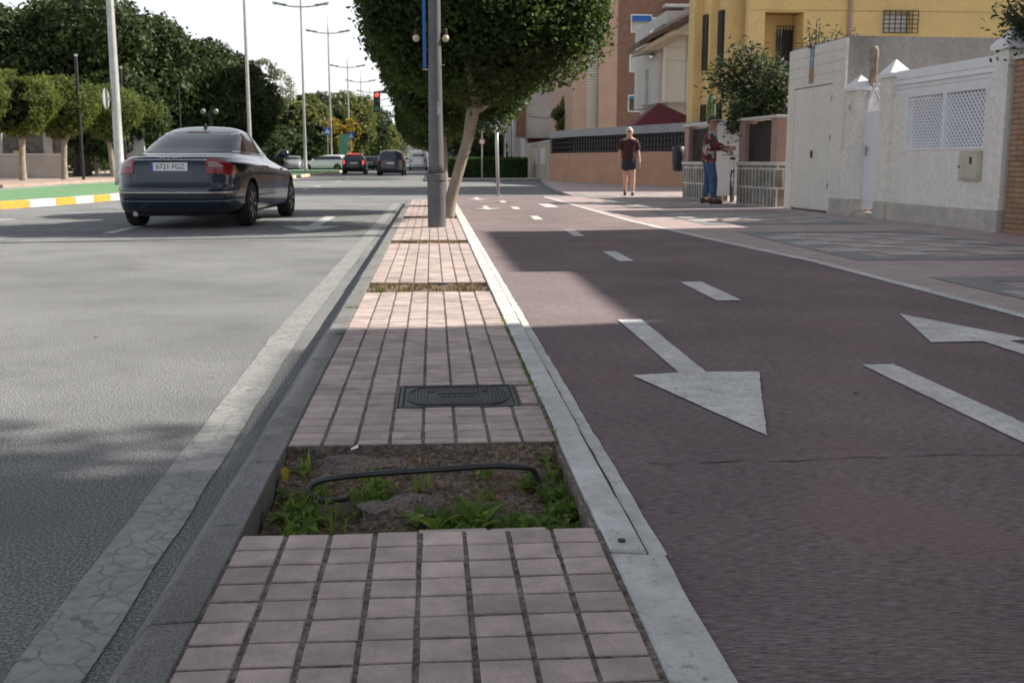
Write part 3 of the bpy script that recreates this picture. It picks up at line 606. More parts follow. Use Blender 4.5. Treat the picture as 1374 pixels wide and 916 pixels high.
def trunk_mb(pts, rads, limbs=(), n=12, wob=.015):
    mb = MB(); sp = smooth_pts([Vector(p) for p in pts], 5); k = len(sp); rr = [np.interp(i / (k - 1) * (len(rads) - 1), range(len(rads)), rads) for i in range(k)]
    sp = [p + Vector((noise.noise(p * 2.3), noise.noise(p * 2.9 + Vector((5, 0, 0))), 0)) * wob for p in sp]; mb.tube(sp, rr, n)
    for lp_, lr in limbs:
        q = smooth_pts([Vector(p) for p in lp_], 4); mb.tube(q, [np.interp(i / (len(q) - 1) * (len(lr) - 1), range(len(lr)), lr) for i in range(len(q))], 8)
    return mb

# weeds ------------------------------------------------------------
def weeds(name, spots, m, label, size=(.03, .06), nper=26, spread=.05, tall=.05, seed=1, z0=None):
    C, N_ = [], []
    for (x, y) in spots:
        for _ in range(nper):
            a = random.random() * 6.3; r_ = spread * random.random() ** .6; h = tall * random.random(); px, py = x + r_ * math.cos(a), y + r_ * math.sin(a)
            px = min(max(px, XL + .02), XR - .01)
            C.append((px, py, (z0 if z0 is not None else soil_z(px, py)) + .006 + h)); N_.append((random.uniform(-.8, .8), random.uniform(-.9, .5), 1.))
    return tag(P(name, leaves_mesh(name, C, N_, (size[0] + size[1]) / 2, m, .55, .1, .4), None), label, None, kind='stuff')
sp1 = [(random.uniform(.0, .34), random.uniform(2.46, 2.60)) for _ in range(27)] + [(random.uniform(-.1, .12), random.uniform(2.6, 2.9)) for _ in range(6)] + [(random.uniform(-.42, -.3), random.uniform(2.5, 3.1)) for _ in range(14)] + [(random.uniform(-.3, -.12), random.uniform(2.75, 2.95)) for _ in range(7)] + [(random.uniform(.26, .36), random.uniform(2.6, 3.15)) for _ in range(13)]
weeds('weeds', sp1, M['leaf_weed'], 'low green weeds growing in the planting pit', size=(.018, .034), nper=22, spread=.035, tall=.035)
dk = [(random.uniform(XL + .02, XR - .02), random.uniform(2.45, 3.15)) for _ in range(95)]
weeds('dry_litter', dk, M['leaf_dry'], 'dry leaves and stalks in the planting pit', size=(.016, .03), nper=4, spread=.04, tall=.006)
# grass blades
def blades(name, spots, m, label, h=(.03, .08), n=14, z=None, spread=.02):
    vs, fs = [], []
    for (x, y) in spots:
        for _ in range(n):
            a = random.random() * 6.3; bx, by = x + random.uniform(-spread, spread), y + random.uniform(-spread, spread); hh = random.uniform(*h); w = .0022 + hh * .022; zz = z if z is not None else soil_z(bx, by)
            d = Vector((math.cos(a), math.sin(a), 0)); s_ = Vector((-d.y, d.x, 0)) * w; o_ = len(vs); p0 = Vector((bx, by, zz - .003)); p1 = p0 + d * hh * .25 + Vector((0, 0, hh * .65)); p2 = p0 + d * hh * .75 + Vector((0, 0, hh * .85))
            vs += [p0 - s_, p0 + s_, p1 + s_ * .8, p1 - s_ * .8, p2]; fs += [(o_, o_ + 1, o_ + 2, o_ + 3), (o_ + 3, o_ + 2, o_ + 4)]
    me = bpy.data.meshes.new(name); me.from_pydata(vs, [], fs); me.materials.append(m); me.update(); return tag(P(name, me, None), label, None, kind='stuff')
blades('grass', sp1[::2] + [(random.uniform(-.42, .3), random.uniform(2.5, 3.1)) for _ in range(16)], M['leaf_weed'], 'grass blades in the planting pit', n=12)
blades('grass_tufts', [(random.uniform(XL + .03, XR - .03), random.uniform(7.15, 7.6)) for _ in range(46)] + [(random.uniform(XL + .03, XR - .03), random.uniform(11.4, 11.8)) for _ in range(40)] + [(random.uniform(-.2, XR), random.uniform(16.4, 16.9)) for _ in range(16)], M['leaf_dry'], 'straw coloured grass in the far pits', h=(.02, .06), z=.078, n=12, spread=.03)
blades('moss_tufts', [(-.455 + random.uniform(-.015, .01), 5.35 + random.uniform(-.04, .04)) for _ in range(8)] + [(-.36 + random.uniform(-.02, .03), 7.3 + random.uniform(-.1, .1)) for _ in range(10)] + [(.378, random.uniform(3.3, 6.)) for _ in range(40)] + [(-.45 + random.uniform(-.06, .02), 7.0 - random.uniform(.6, .68)) for _ in range(10)], M['leaf_weed'], 'tiny green tufts in the joints of the median', h=(.008, .022), z=CZ - .006, n=9, spread=.012)
# broad leaved plants
def broad(name, label, loc, n, l, rz, m=M['leaf_weed'], spreadz=.35):
    mb = MB()
    for i in range(n):
        a = rz + 2 * PI * i / n + random.uniform(-.3, .3); ln_ = l * random.uniform(.7, 1.1); d = Vector((math.cos(a), math.sin(a), 0)); s_ = Vector((-d.y, d.x, 0)); k = 7; vv = []
        up_ = random.uniform(spreadz * .6, spreadz * 1.4)
        for j in range(k + 1):
            t_ = j / k; w = ln_ * .20 * math.sin(PI * min(1, .12 + t_ * .88)) * (.35 if t_ < .15 else 1); c = d * ln_ * t_ + Vector((0, 0, ln_ * (up_ * 1.6 * t_ - .75 * t_ * t_))); vv += [c - s_ * w + Vector((0, 0, w * .3)), c, c + s_ * w + Vector((0, 0, w * .3))]
        mb.add(vv, [(3 * j, 3 * j + 1, 3 * j + 4, 3 * j + 3) for j in range(k)] + [(3 * j + 1, 3 * j + 2, 3 * j + 5, 3 * j + 4) for j in range(k)])
    o = P(name, mb, m, smooth=True); o.location = loc; return tag(o, label, 'weed')
for i, (px, py, n, l, lab) in enumerate(((640, 712, 8, .06, 'pale leaf rosette pressed against the middle of the near lip'), (748, 690, 7, .07, 'long leaved weed lolling against the white kerb'), (500, 672, 6, .045, 'small green seedling behind the broken concrete lump'), (585, 708, 7, .075, 'broad leaved weed leaning over the near lip of the pit'), (560, 700, 5, .05, 'small round leaved weed at the middle of the near lip'), (650, 700, 9, .06, 'bushy jagged weed in front of the black hose end'), (690, 690, 9, .06, 'tallest clump of green weed by the white kerb corner'), (376, 640, 5, .05, 'yellowing weed beside the grey kerb in the pit'), (735, 605, 7, .045, 'sprig of light green weed under the far corner of the pit'), (362, 690, 6, .055, 'limp dark weed in the shaded pit corner by the grey kerb'))):
    q = G(px, py, .045); broad('weed_plant', lab, (min(max(q.x, XL + .05), XR - .04), min(q.y, 3.17), soil_z(q.x, min(q.y, 3.15)) + .004), n, l * 1.3, i * .7, spreadz=(.85 if py > 695 else .5))
q = G(355, 628, .06); lf = P('fallen_leaf', MB().add([(.011 * math.sin(a) * (1 - .25 * math.cos(a)), -.006 * math.cos(a) ** 2, .018 + .022 * math.cos(a + PI)) for a in np.linspace(0, 2 * PI, 17)[:-1]], [tuple(range(16))]), M['leaf_yellow']); lf.location = (XL + .03, 2.93, .078); tag(lf, 'yellow oval leaf propped against the grey kerb', 'leaf')
# scattered bits
C = [(random.uniform(.6, 9), random.uniform(2, 22), LZ + .004) for _ in range(120)] + [(random.uniform(-3, -.7), random.uniform(4, 20), .006) for _ in range(16)]
tag(P('leaf_litter', leaves_mesh('litter', C, [(random.uniform(-.3, .3), random.uniform(-.3, .3), 1) for _ in C], .028, M['leaf_dry'], .6), None), 'dead leaves scattered over lane and pavement', kind='stuff')
tg = P('paper_scrap', MB().add([(0, 0, 0), (.022, .004, .006), (.018, .018, .012), (-.003, .012, .002)], [(0, 1, 2, 3)]), M['white_paint']); q = G(472, 603, .085); tg.location = (q.x, 3.2, .088); tag(tg, 'scrap of white paper lying in the soil below the paving edge', 'litter')
tg = P('metal_disc', MB().lathe([(.001, .0), (.009, .0), (.009, .0035), (.001, .0035)], n=16), M['iron']); q = G(820, 733, CZ); tg.location = (.418, 2.31, CZ + .004); tag(tg, 'small dark round cap on the white kerb beside the pit', 'metal disc')

# ------------------------------------------------------------------ trees
def make_tree(name, label, cat, loc, trunk, crown, leafm, group=None, inner=None, rz=0, barkm=None, trunk_smooth=True):
    t = T(name, label, cat, loc, rz, group)
    P('trunk', trunk, barkm or M['bark'], t, smooth=True)
    c = P('crown', crown, None, t)
    if inner is not None: P('inner_foliage', inner, None, c)
    return t
# near clipped ficus
base = G(601, 293, CZ); base = Vector((.22, 16.75, CZ - .02))
K = 16.8 / F
crc = atY(652, 5, 16.8) - base
blobs = [((crc.x, 0, crc.z + .22), (1.86, 1.85, 1.70)), ((crc.x - .8, .1, crc.z - .05), (1.1, 1.35, 1.25)), ((crc.x + .85, -.1, crc.z + .2), (1.0, 1.3, 1.1)), ((crc.x, .2, crc.z + 1.1), (1.6, 1.6, 1.1))]
Pn, Nn = crown_pts(blobs, 60000, (.80, 1.03), .08, 3, 1.3); Pe, Ne = crown_pts(blobs, 3500, (1.0, 1.09), .08, 3, 1.3, .45, 5); Pn = np.vstack([Pn, Pe]); Nn = np.vstack([Nn, Ne]); cm = leaves_mesh('crown', Pn, Nn, .085, M['leaf_ficus'], .55)
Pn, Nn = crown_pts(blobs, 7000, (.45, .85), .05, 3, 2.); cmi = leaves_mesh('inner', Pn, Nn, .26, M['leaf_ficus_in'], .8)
fk = atY(637, 140, 16.75) - base
tr = trunk_mb([(0, 0, -.05), (.13, 0, .5), (.32, 0, 1.15), (fk.x - .02, 0, fk.z - .1), (fk.x + .1, 0, fk.z + .5)], [.105, .085, .082, .10, .07],
              [([(fk.x - .03, 0, fk.z - .12), (fk.x - .2, .05, fk.z + .2), (fk.x - .45, .1, fk.z + .8)], [.07, .055, .035]), ([(fk.x + .02, 0, fk.z - .1), (fk.x + .35, .1, fk.z + .12), (fk.x + .9, .2, fk.z + .5)], [.06, .05, .03]), ([(fk.x, 0, fk.z), (fk.x - .1, -.5, fk.z + .4), (fk.x - .2, -.9, fk.z + .9)], [.06, .05, .03])], 14, .02)
make_tree('ficus_tree', 'round clipped ficus with leaning pale trunk just behind the grey lamp post', 'tree', base, tr, cm, M['leaf_ficus'], 'clipped trees along the median', cmi)
# second and further median trees
blobs2 = [((.33, 0, 3.25), (1.62, 1.7, 1.98)), ((.9, .1, 3.2), (1.2, 1.4, 1.45)), ((-.1, -.1, 3.1), (1.1, 1.3, 1.6)), ((.3, 0, 4.2), (1.4, 1.4, 1.0))]
Pn, Nn = crown_pts(blobs2, 42000, (.80, 1.03), .06, 3, 4.3); cm2 = leaves_mesh('crown', Pn, Nn, .10, M['leaf_ficus'], .55)
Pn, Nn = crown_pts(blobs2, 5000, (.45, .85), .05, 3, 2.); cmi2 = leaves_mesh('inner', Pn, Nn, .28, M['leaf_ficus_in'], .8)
tr2 = trunk_mb([(0, 0, -.05), (.02, 0, .8), (0, 0, 1.5), (.05, 0, 2.6)], [.085, .065, .065, .05], [([(0, 0, 1.4), (.3, 0, 1.9), (.6, .1, 2.6)], [.05, .04, .03]), ([(0, 0, 1.5), (-.3, .1, 2.), (-.6, .1, 2.6)], [.05, .04, .03])])
t2 = make_tree('ficus_tree', 'second clipped ficus of the median with straight thin trunk', 'tree', (.22, 20.9, CZ - .02), tr2, cm2, M['leaf_ficus'], 'clipped trees along the median', cmi2)
dup(t2, (.0, 57.5, CZ), 1.2, 'clipped ficus past the stop line on the far stretch of the median', scale=1.1)
dup(t2, (.0, 64.5, CZ), 2.2, 'clipped ficus behind the hedge strip on the far stretch of the median', scale=1.12)
dup(t2, (.1, 72, CZ), 3.3, 'most distant clipped ficus of the median row', scale=1.15)

# clipped street trees on the far left pavement
blobs3 = [((0, 0, 3.35), (1.5, 1.5, 1.22)), ((0, 0, 2.6), (1.05, 1.05, .75)), ((.3, 0, 3.5), (1.4, 1.4, 1.05)), ((-.3, .2, 3.5), (1.4, 1.4, 1.05))]
Pn, Nn = crown_pts(blobs3, 15000, (.76, 1.08), .13, 3, 6.3, .12); cm3 = leaves_mesh('crown', Pn, Nn, .13, M['leaf_street'], .6)
Pn, Nn = crown_pts(blobs3, 2500, (.45, .85), .05, 3, 2.); cmi3 = leaves_mesh('inner', Pn, Nn, .3, M['leaf_ficus_in'], .8)
tr3 = trunk_mb([(0, 0, -.05), (.03, 0, .9), (.1, 0, 1.7), (.15, 0, 2.6)], [.17, .13, .12, .09], [([(.1, 0, 1.6), (-.25, 0, 2.2)], [.08, .06]), ([(.1, 0, 1.6), (.5, 0, 2.3)], [.08, .06])])
gp = 'clipped trees on the pavement across the road'
lt = make_tree('street_tree', 'clipped round tree directly behind the thin pole by the grey wall', 'tree', (-16.8, 51.5, .1), tr3, cm3, M['leaf_street'], gp, cmi3)
dup(lt, (-17.6, 48.6, .1), 1., 'clipped tree in front of the yellow window frame of the low wall', scale=1.0)
dup(lt, (-18.5, 45.6, .1), 2., 'clipped tree cut by the picture edge in front of the white gate', scale=1.0)
dup(lt, (-16.6, 58.5, .1), 3., 'shaded clipped tree between the concrete lamp post and the dark thicket', scale=1.0)
dup(lt, (-17.3, 65.0, .1), 4.1, 'shaded clipped tree farther back behind the dark blue saloon', scale=1.02)
dup(lt, (-20.8, 70.0, .1), 5.1, 'dim clipped tree deep in the shade of the huge ficus', scale=1.02)

# huge ficus mass
def big_tree(name, label, cat, px, ptop, Y, rx, leaf, m, n, seed, group, zr=.42, trunk_h=2.5, gap=.0, base_z=1.2, cl=9, wx=1.):
    p = atY(px, ptop, Y); H = p.z; t_loc = (p.x, Y, 0); random.seed(seed); bl = []
    cz = (H + base_z) / 2; rz_ = (H - base_z) / 2
    bl.append(((0, 0, cz), (rx * .8 * wx, rx * .8, rz_ * .85)))
    for k in range(cl):
        a = 2 * PI * k / cl + random.random(); rr = rx * random.uniform(.35, .62); s_ = rx * random.uniform(.3, .48)
        bl.append(((rr * math.cos(a) * wx, rr * math.sin(a), cz + rz_ * random.uniform(-.45, .55)), (s_, s_, s_ * random.uniform(.6, .9))))
    bl.append(((0, 0, H - rx * .3), (rx * .42 * wx, rx * .42, rx * .3)))
    Pn, Nn = crown_pts(bl, n, (.82, 1.06), .14, 2.6, seed, gap); cm_ = leaves_mesh('crown', Pn, Nn, leaf, m, .65, .15)
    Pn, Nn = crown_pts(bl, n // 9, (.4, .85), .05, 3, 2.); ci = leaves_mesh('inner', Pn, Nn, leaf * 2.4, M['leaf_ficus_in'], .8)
    tb = trunk_mb([(0, 0, -.1), (.1, 0, trunk_h * .5), (0, 0, trunk_h), (0, 0, cz)], [rx * .09, rx * .065, rx * .06, rx * .03], [([(0, 0, trunk_h * .8), (rx * .3 * math.cos(a), rx * .3 * math.sin(a), cz)], [rx * .045, rx * .02]) for a in (0.3, 1.8, 3.2, 4.8)])
    return make_tree(name, label, cat, t_loc, tb, cm_, m, group, ci if gap < .3 else None, barkm=M['bark_dark'])
gp = 'huge dark ficus trees across the road'
big_tree('large_ficus', 'tallest stretch of the dark ficus mass above the small clipped trees', 'tree', 95, -6, 72, 7.2, .30, M['leaf_big'], 30000, 11, gp, base_z=1.6, wx=1.15)
big_tree('large_ficus', 'dark ficus filling the edge of the picture above the white gate', 'tree', -20, 6, 68, 6.5, .30, M['leaf_big'], 22000, 12, gp, base_z=1.6)
big_tree('large_ficus', 'dark ficus whose sunlit shoulder slopes down behind the concrete lamp post', 'tree', 196, 32, 76, 6.0, .30, M['leaf_big'], 26000, 13, gp, base_z=1.2)
big_tree('large_ficus', 'rounded ficus above the roof of the dark blue saloon', 'tree', 252, 58, 80, 5.0, .30, M['leaf_big'], 22000, 14, gp, base_z=.9)
big_tree('large_ficus', 'lowest ficus at the end of the dark mass beside the tall steel pole', 'tree', 306, 92, 84, 4.0, .28, M['leaf_big'], 18000, 15, gp, base_z=.8)
big_tree('large_ficus', 'ficus in deep shade behind the row of clipped trees', 'tree', 150, 90, 66, 3.6, .28, M['leaf_big'], 12000, 16, gp, base_z=.6)
big_tree('feathery_tree', 'tall thin greyish tree with feathery top against the sky', 'tree', 356, 80, 118, 3.6, .30, M['leaf_grey'], 7000, 17, None, base_z=2, gap=.55, cl=6)
gp = 'mixed trees at the far end of the avenue'
for k, (px, pt, Y, rx, mm, lab, gp_) in enumerate((
    (335, 128, 125, 5.0, 'leaf_grey', 'dull bushy tree at the foot of the feathery tall one', .2), (385, 134, 120, 4.4, 'leaf_pine', 'olive tree behind the parked cars beside the black scooter hedge', .2),
    (412, 126, 135, 3.8, 'leaf_pine', 'round pine just behind the third tall lamp column', .15), (428, 124, 150, 4.2, 'leaf_big', 'dark umbrella pine between the third and fourth lamp columns', .1),
    (462, 122, 160, 5.4, 'leaf_pine', 'sunlit umbrella pine behind the blue crossing sign', .2), (487, 134, 175, 5.0, 'leaf_big', 'dark pine topped dome above the black estate car', .15),
    (447, 160, 128, 2.8, 'leaf_yellow', 'yellowing autumn tree behind the white estate car', .2), (505, 158, 190, 5.0, 'leaf_pine', 'low olive tree under the traffic light', .2),
    (370, 168, 112, 3.4, 'leaf_big', 'shrubby dark tree above the silver parked cars', .1), (400, 170, 116, 3.4, 'leaf_big', 'dark shrubby tree behind the white estate bonnet', .1), (345, 172, 105, 3.2, 'leaf_big', 'dark shrubby tree behind the bonnet of the blue saloon', .1),
    (524, 172, 260, 5.5, 'leaf_grey', 'hazy tree in front of the distant white building', .2))):
    big_tree('avenue_tree', lab, 'tree', px, pt, Y, rx, .30 + Y * .0006, M[mm], 6500, 30 + k, gp, base_z=.7 if mm != 'leaf_yellow' else 1.2, gap=gp_, cl=7)
# garden tree behind the stone wall: drooping clusters on limbs
random.seed(5)
def loose_tree(name, label, loc, tips, leaf, m, seed, per=150, spread=.34, trunkr=.08):
    C, N_ = [], []; t = T(name, label, 'tree', loc); mb = MB(); mb.tube([(0, 0, -.1), (.05, 0, .9), (0, 0, 1.7)], [trunkr, trunkr * .8, trunkr * .7], 8)
    for (x, y, z) in tips:
        mb.tube(smooth_pts([Vector((0, 0, 1.5)), Vector((x * .5, y * .5, 1.5 + (z - 1.5) * .7)), Vector((x, y, z))], 4), [trunkr * .5] + [trunkr * .3] * 7 + [.006], 6)
        for _ in range(per):
            k = random.random() ** 1.2; d = Vector((random.gauss(0, 1), random.gauss(0, 1), random.gauss(0, .7))) * spread * .6; p = Vector((x, y, z)) * (1 - k * .45) + Vector((0, 0, 1.5)) * (k * .45) + d; p.z -= abs(d.x) * .5
            C.append(p); N_.append((random.gauss(0, .6), random.gauss(0, .6) - .3, .8))
    P('trunk', mb, M['bark_dark'], t, smooth=True); P('crown', leaves_mesh('crown', C, N_, leaf, m, .36, .05), None, t); return t
gt = atY(1022, 160, 22.6)
tips = []
for px, py in ((1000, 60), (985, 72), (968, 82), (956, 96), (1010, 85), (1030, 75), (1040, 95), (990, 100), (975, 108), (1005, 115), (1025, 118), (1045, 120), (990, 135), (1010, 140), (1035, 145), (1048, 150), (984, 128), (988, 150), (1000, 158), (1022, 160), (1045, 100), (1050, 80), (1060, 140), (1060, 110), (1015, 65), (1040, 160), (990, 156), (1070, 90), (1075, 120)):
    p = atY(px, py, 22.8 + random.uniform(-.5, .9)); tips.append((p.x - gt.x, p.y - 22.6, p.z))
loose_tree('garden_tree', 'dense dark leafy tree rising over the stone garden wall', (gt.x, 22.6, 0), tips, .13, M['leaf_garden'], 5, per=260, spread=.30)
gt = atY(1095, 60, 21.0); tips = [(atY(px, py, 21 + random.uniform(-.2, .3)) - Vector((gt.x, 21, 0))) for px, py in ((1075, 52), (1085, 36), (1096, 28), (1090, 45), (1108, 48), (1120, 40), (1130, 36), (1142, 42), (1100, 38), (1078, 62), (1115, 52))]
loose_tree('garden_shrub', 'sparse branches poking up above the cream garage wall', (gt.x, 21, 0), [tuple(p) for p in tips], .11, M['leaf_garden'], 6, per=42, spread=.16, trunkr=.04)
p = atY(1368, 15, 12.9)
tips = [(atY(px, py, 12.9) - Vector((p.x + .6, 12.9, 0))) for px, py in ((1352, 8), (1345, 18), (1360, 24), (1370, 12), (1374, 30), (1365, 2), (1385, 20), (1395, 5), (1380, -20), (1400, -30))]
loose_tree('purple_leaf_tree', 'leafy tree tip overhanging the brick pillar with reddish tinge', (p.x + .6, 12.9, 0), [tuple(q) for q in tips], .085, M['leaf_garden'], 7, per=120, spread=.17, trunkr=.07)
# small tree next to the white building
q = atY(762, 150, 84); big_tree('side_tree', 'slim green tree squeezed between the white building and the brick block', 'tree', 764, 128, 84, 1.4, .18, M['leaf_pine'], 5000, 61, None, base_z=2.2, cl=5, gap=.1)
# hedge
hb = MB(); t = T('hedge', 'clipped dark green box hedge beyond the crossing', 'hedge', (2.6, 57.5, LZ))
n = 15000; C = np.column_stack([rng.uniform(-2.3, 2.35, n), rng.uniform(-.5, .5, n), rng.uniform(.02, 1.0, n)])
side = rng.integers(0, 4, n); C[side == 0, 1] = -.5 + rng.normal(0, .03, (side == 0).sum()); C[side == 1, 2] = 1.0 + rng.normal(0, .03, (side == 1).sum()); C[side == 2, 0] = 2.35 + rng.normal(0, .03, (side == 2).sum())
P('foliage', leaves_mesh('foliage', C, rng.normal(size=(n, 3)) + np.array([0, -.5, .6]), .09, M['hedge'], .6), None, t)
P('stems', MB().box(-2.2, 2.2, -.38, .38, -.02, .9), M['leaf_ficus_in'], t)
# far tree belt behind everything
C = []; 
for k in range(60):
    x = random.uniform(-190, -8) if k < 40 else random.uniform(18, 200); y = random.uniform(300, 420); r_ = random.uniform(5, 9)
    d = rng.normal(size=(420, 3)); d /= np.linalg.norm(d, axis=1)[:, None]; C.append(np.array([x, y, r_ * .7]) + d * np.array([r_, r_, r_ * .8]) * rng.uniform(.8, 1.05, (420, 1)))
C = np.vstack(C); C = C[C[:, 2] > -.2]
tag(P('distant_woodland', leaves_mesh('wood', C, rng.normal(size=C.shape) + np.array([0, -.5, .5]), 1.5, M['leaf_big'], .8), None), 'hazy belt of distant trees closing the avenue', None, kind='stuff')
C2 = []
for k in range(40):
    x = random.uniform(-75, -20); y = random.uniform(90, 135); r_ = random.uniform(2.5, 4.5); d = rng.normal(size=(500, 3)); d /= np.linalg.norm(d, axis=1)[:, None]; C2.append(np.array([x, y, r_ * .5]) + d * np.array([r_, r_, r_ * .75]) * rng.uniform(.75, 1.05, (500, 1)))
C2 = np.vstack(C2); C2 = C2[C2[:, 2] > -.1]
tag(P('undergrowth', leaves_mesh('under', C2, rng.normal(size=C2.shape) + np.array([0, -.5, .5]), .6, M['leaf_big'], .8), None), 'dark park undergrowth behind the parked cars', None, kind='stuff')

# ------------------------------------------------------------------ posts, lamps, signs
px = .065; lp0 = Vector((.06, 14.2, CZ))
t = T('lamp_post', 'thick dark grey lamp post with a ringed base standing in the pink median', 'lamp post', lp0)
P('base', MB().lathe([(.118, -.02), (.118, .60), (.112, .61), (.112, .60)], n=32), M['pole_grey'], t, smooth=False, bevel=.003)
P('collar', MB().lathe([(.119, .60), (.132, .60), (.132, .685), (.119, .69)], n=32), M['pole_grey'], t, bevel=.004)
P('shaft', MB().lathe([(.108, .69), (.098, .8), (.078, 2.4), (.070, 4.5), (.06, 6.)], n=32), M['pole_grey'], t, smooth=True)
P('sticker', MB().box(.02, .06, -.088, -.081, 1.42, 1.60), mat('old_label', (.45, .45, .45), .7, var=.3, scale=30), t)
P('band', MB().lathe([(.079, 2.05), (.082, 2.05), (.082, 2.06), (.079, 2.06)], n=24).tube([(.07, -.03, 2.055), (.12, -.04, 2.05)], .006, 6), M['steel'], t)
bn = MB().box(-.155, -.112, -.006, .006, 2.02, 3.6); bo = P('banner', bn, M['blue']); bo.location = lp0; tag(bo, 'narrow blue banner strip hanging beside the grey lamp post', 'banner')
for z_ in (2.0, 3.61): P('banner_rod', MB().tube([(-.16, 0, z_), (-.08, 0, z_)], .008, 8), M['steel'], bo)
for sx, lb in ((-.235, 'pale round festoon bulb hanging beside the blue banner'), (.135, 'gold round festoon bulb hanging on the open side of the post')):
    q = lp0 + Vector((sx, 0, 2.385)); t3 = T('festoon_bulb', lb, 'bulb', q, group='festoon bulbs on the lamp post')
    P('globe', MB().ell((0, 0, 0), (.047, .047, .047)), mat('bulb_glass', (.5, .42, .28), .15, var=.1, coat=.8), t3, smooth=True); P('socket', MB().lathe([(.02, .04), (.026, .05), (.022, .1), (.01, .12)], n=14), M['iron'], t3)
# tall avenue columns
gp = 'tall steel lamp columns along the traffic island'
def tall(loc, H, arms, label, r0=.15):
    t = T('street_light', label, 'street light', loc, group=gp)
    P('column', MB().lathe([(r0 + .02, -.02), (r0 + .02, .3), (r0, .34), (r0 * .9, 2.5), (.07, H), (.03, H + 1.3)], n=20), M['steel'], t, smooth=True)
    if arms:
        for s_ in (-1, 1):
            P('arm', MB().tube(smooth_pts([Vector((0, 0, H - .35)), Vector((s_ * .9, 0, H - .3)), Vector((s_ * 1.7, 0, H - .12)), Vector((s_ * 2.3, 0, H + .02))], 4), [.05] * 6 + [.09] * 5 + [.06] * 2, 8), M['lamp_metal'], t, smooth=True)
            h = P('lamp_head', MB().ell((s_ * 1.7, 0, H - .14), (.62, .17, .06), 14, 8), M['lamp_metal'], t, smooth=True)
    return t
labs = ['pale concrete lamp column on the green path beside the dark blue saloon', 'tall thin steel column rising behind the roof of the blue saloon', 'tall column with winged lamps beside the parked silver cars', 'slim lamp column in front of the white estate car', 'winged lamp column behind the black estate car', 'winged lamp column just past the black estate car', 'distant lamp column before the traffic light', 'far lamp column seen under the traffic light', 'farther lamp column close to the ficus edge', 'last visible lamp column above the distant building']
for k, (Y, H) in enumerate(((38, 12.8), (65, 12.8), (93, 13.6), (117, 14.2), (143, 12.9), (169, 12.9), (194, 12.9), (219, 12.9), (244, 12.9), (270, 12.9))):
    tall((-10.55, Y, .15), H, True, labs[k], .16 if k == 0 else .13)
ro = T('roadside_plate', 'thin round plate clamped edge on to the pale concrete column', 'sign', (-10.85, 37.9, 3.0)); P('plate', MB().lathe([(.001, 0), (.36, 0), (.36, .02), (.001, .02)], axis='x', n=28), M['steel'], ro); P('clamp', MB().box(.02, .15, -.03, .03, -.05, .05), M['steel'], ro)
# thin poles on left
for (px_, yb, yt, Y, lb) in ((112, 238, 76, 50.5, 'thin dark pole with pale lower half beside the clipped tree'), (170, 236, 92, 60, 'thin rusty pole in the shade of the clipped trees'), (245, 236, 116, 70, 'thin dark pole above the boot of the blue saloon')):
    a = atY(px_, yb, Y); b_ = atY(px_, yt, Y); tt = T('thin_pole', lb, 'pole', (a.x, Y, .1)); P('shaft', MB().tube([(0, 0, 0), (0, 0, b_.z - .1)], .07, 10), M['iron'], tt); P('cap', MB().lathe([(.08, b_.z - .1), (.08, b_.z - .02), (.01, b_.z)], n=10), M['steel'], tt)
a = atY(281, 150, 62)
tt = T('globe_lamp', 'twin globe park lamp above the roof of the blue saloon', 'lamp', (a.x, 62, .1)); P('post', MB().tube([(0, 0, 0), (0, 0, 3.6)], .05, 10).tube([(.1, 0, 1.5), (.1, 0, 3.7)], .03, 8), M['iron'], tt)
for s_ in (-.35, .35): P('globe', MB().ell((s_, 0, 3.55), (.15, .15, .15), 14, 10), mat('globe', (.16, .16, .15), .2, coat=.4), tt, smooth=True)
P('arm', MB().tube([(-.35, 0, 3.3), (.35, 0, 3.3)], .025, 8), M['iron'], tt)
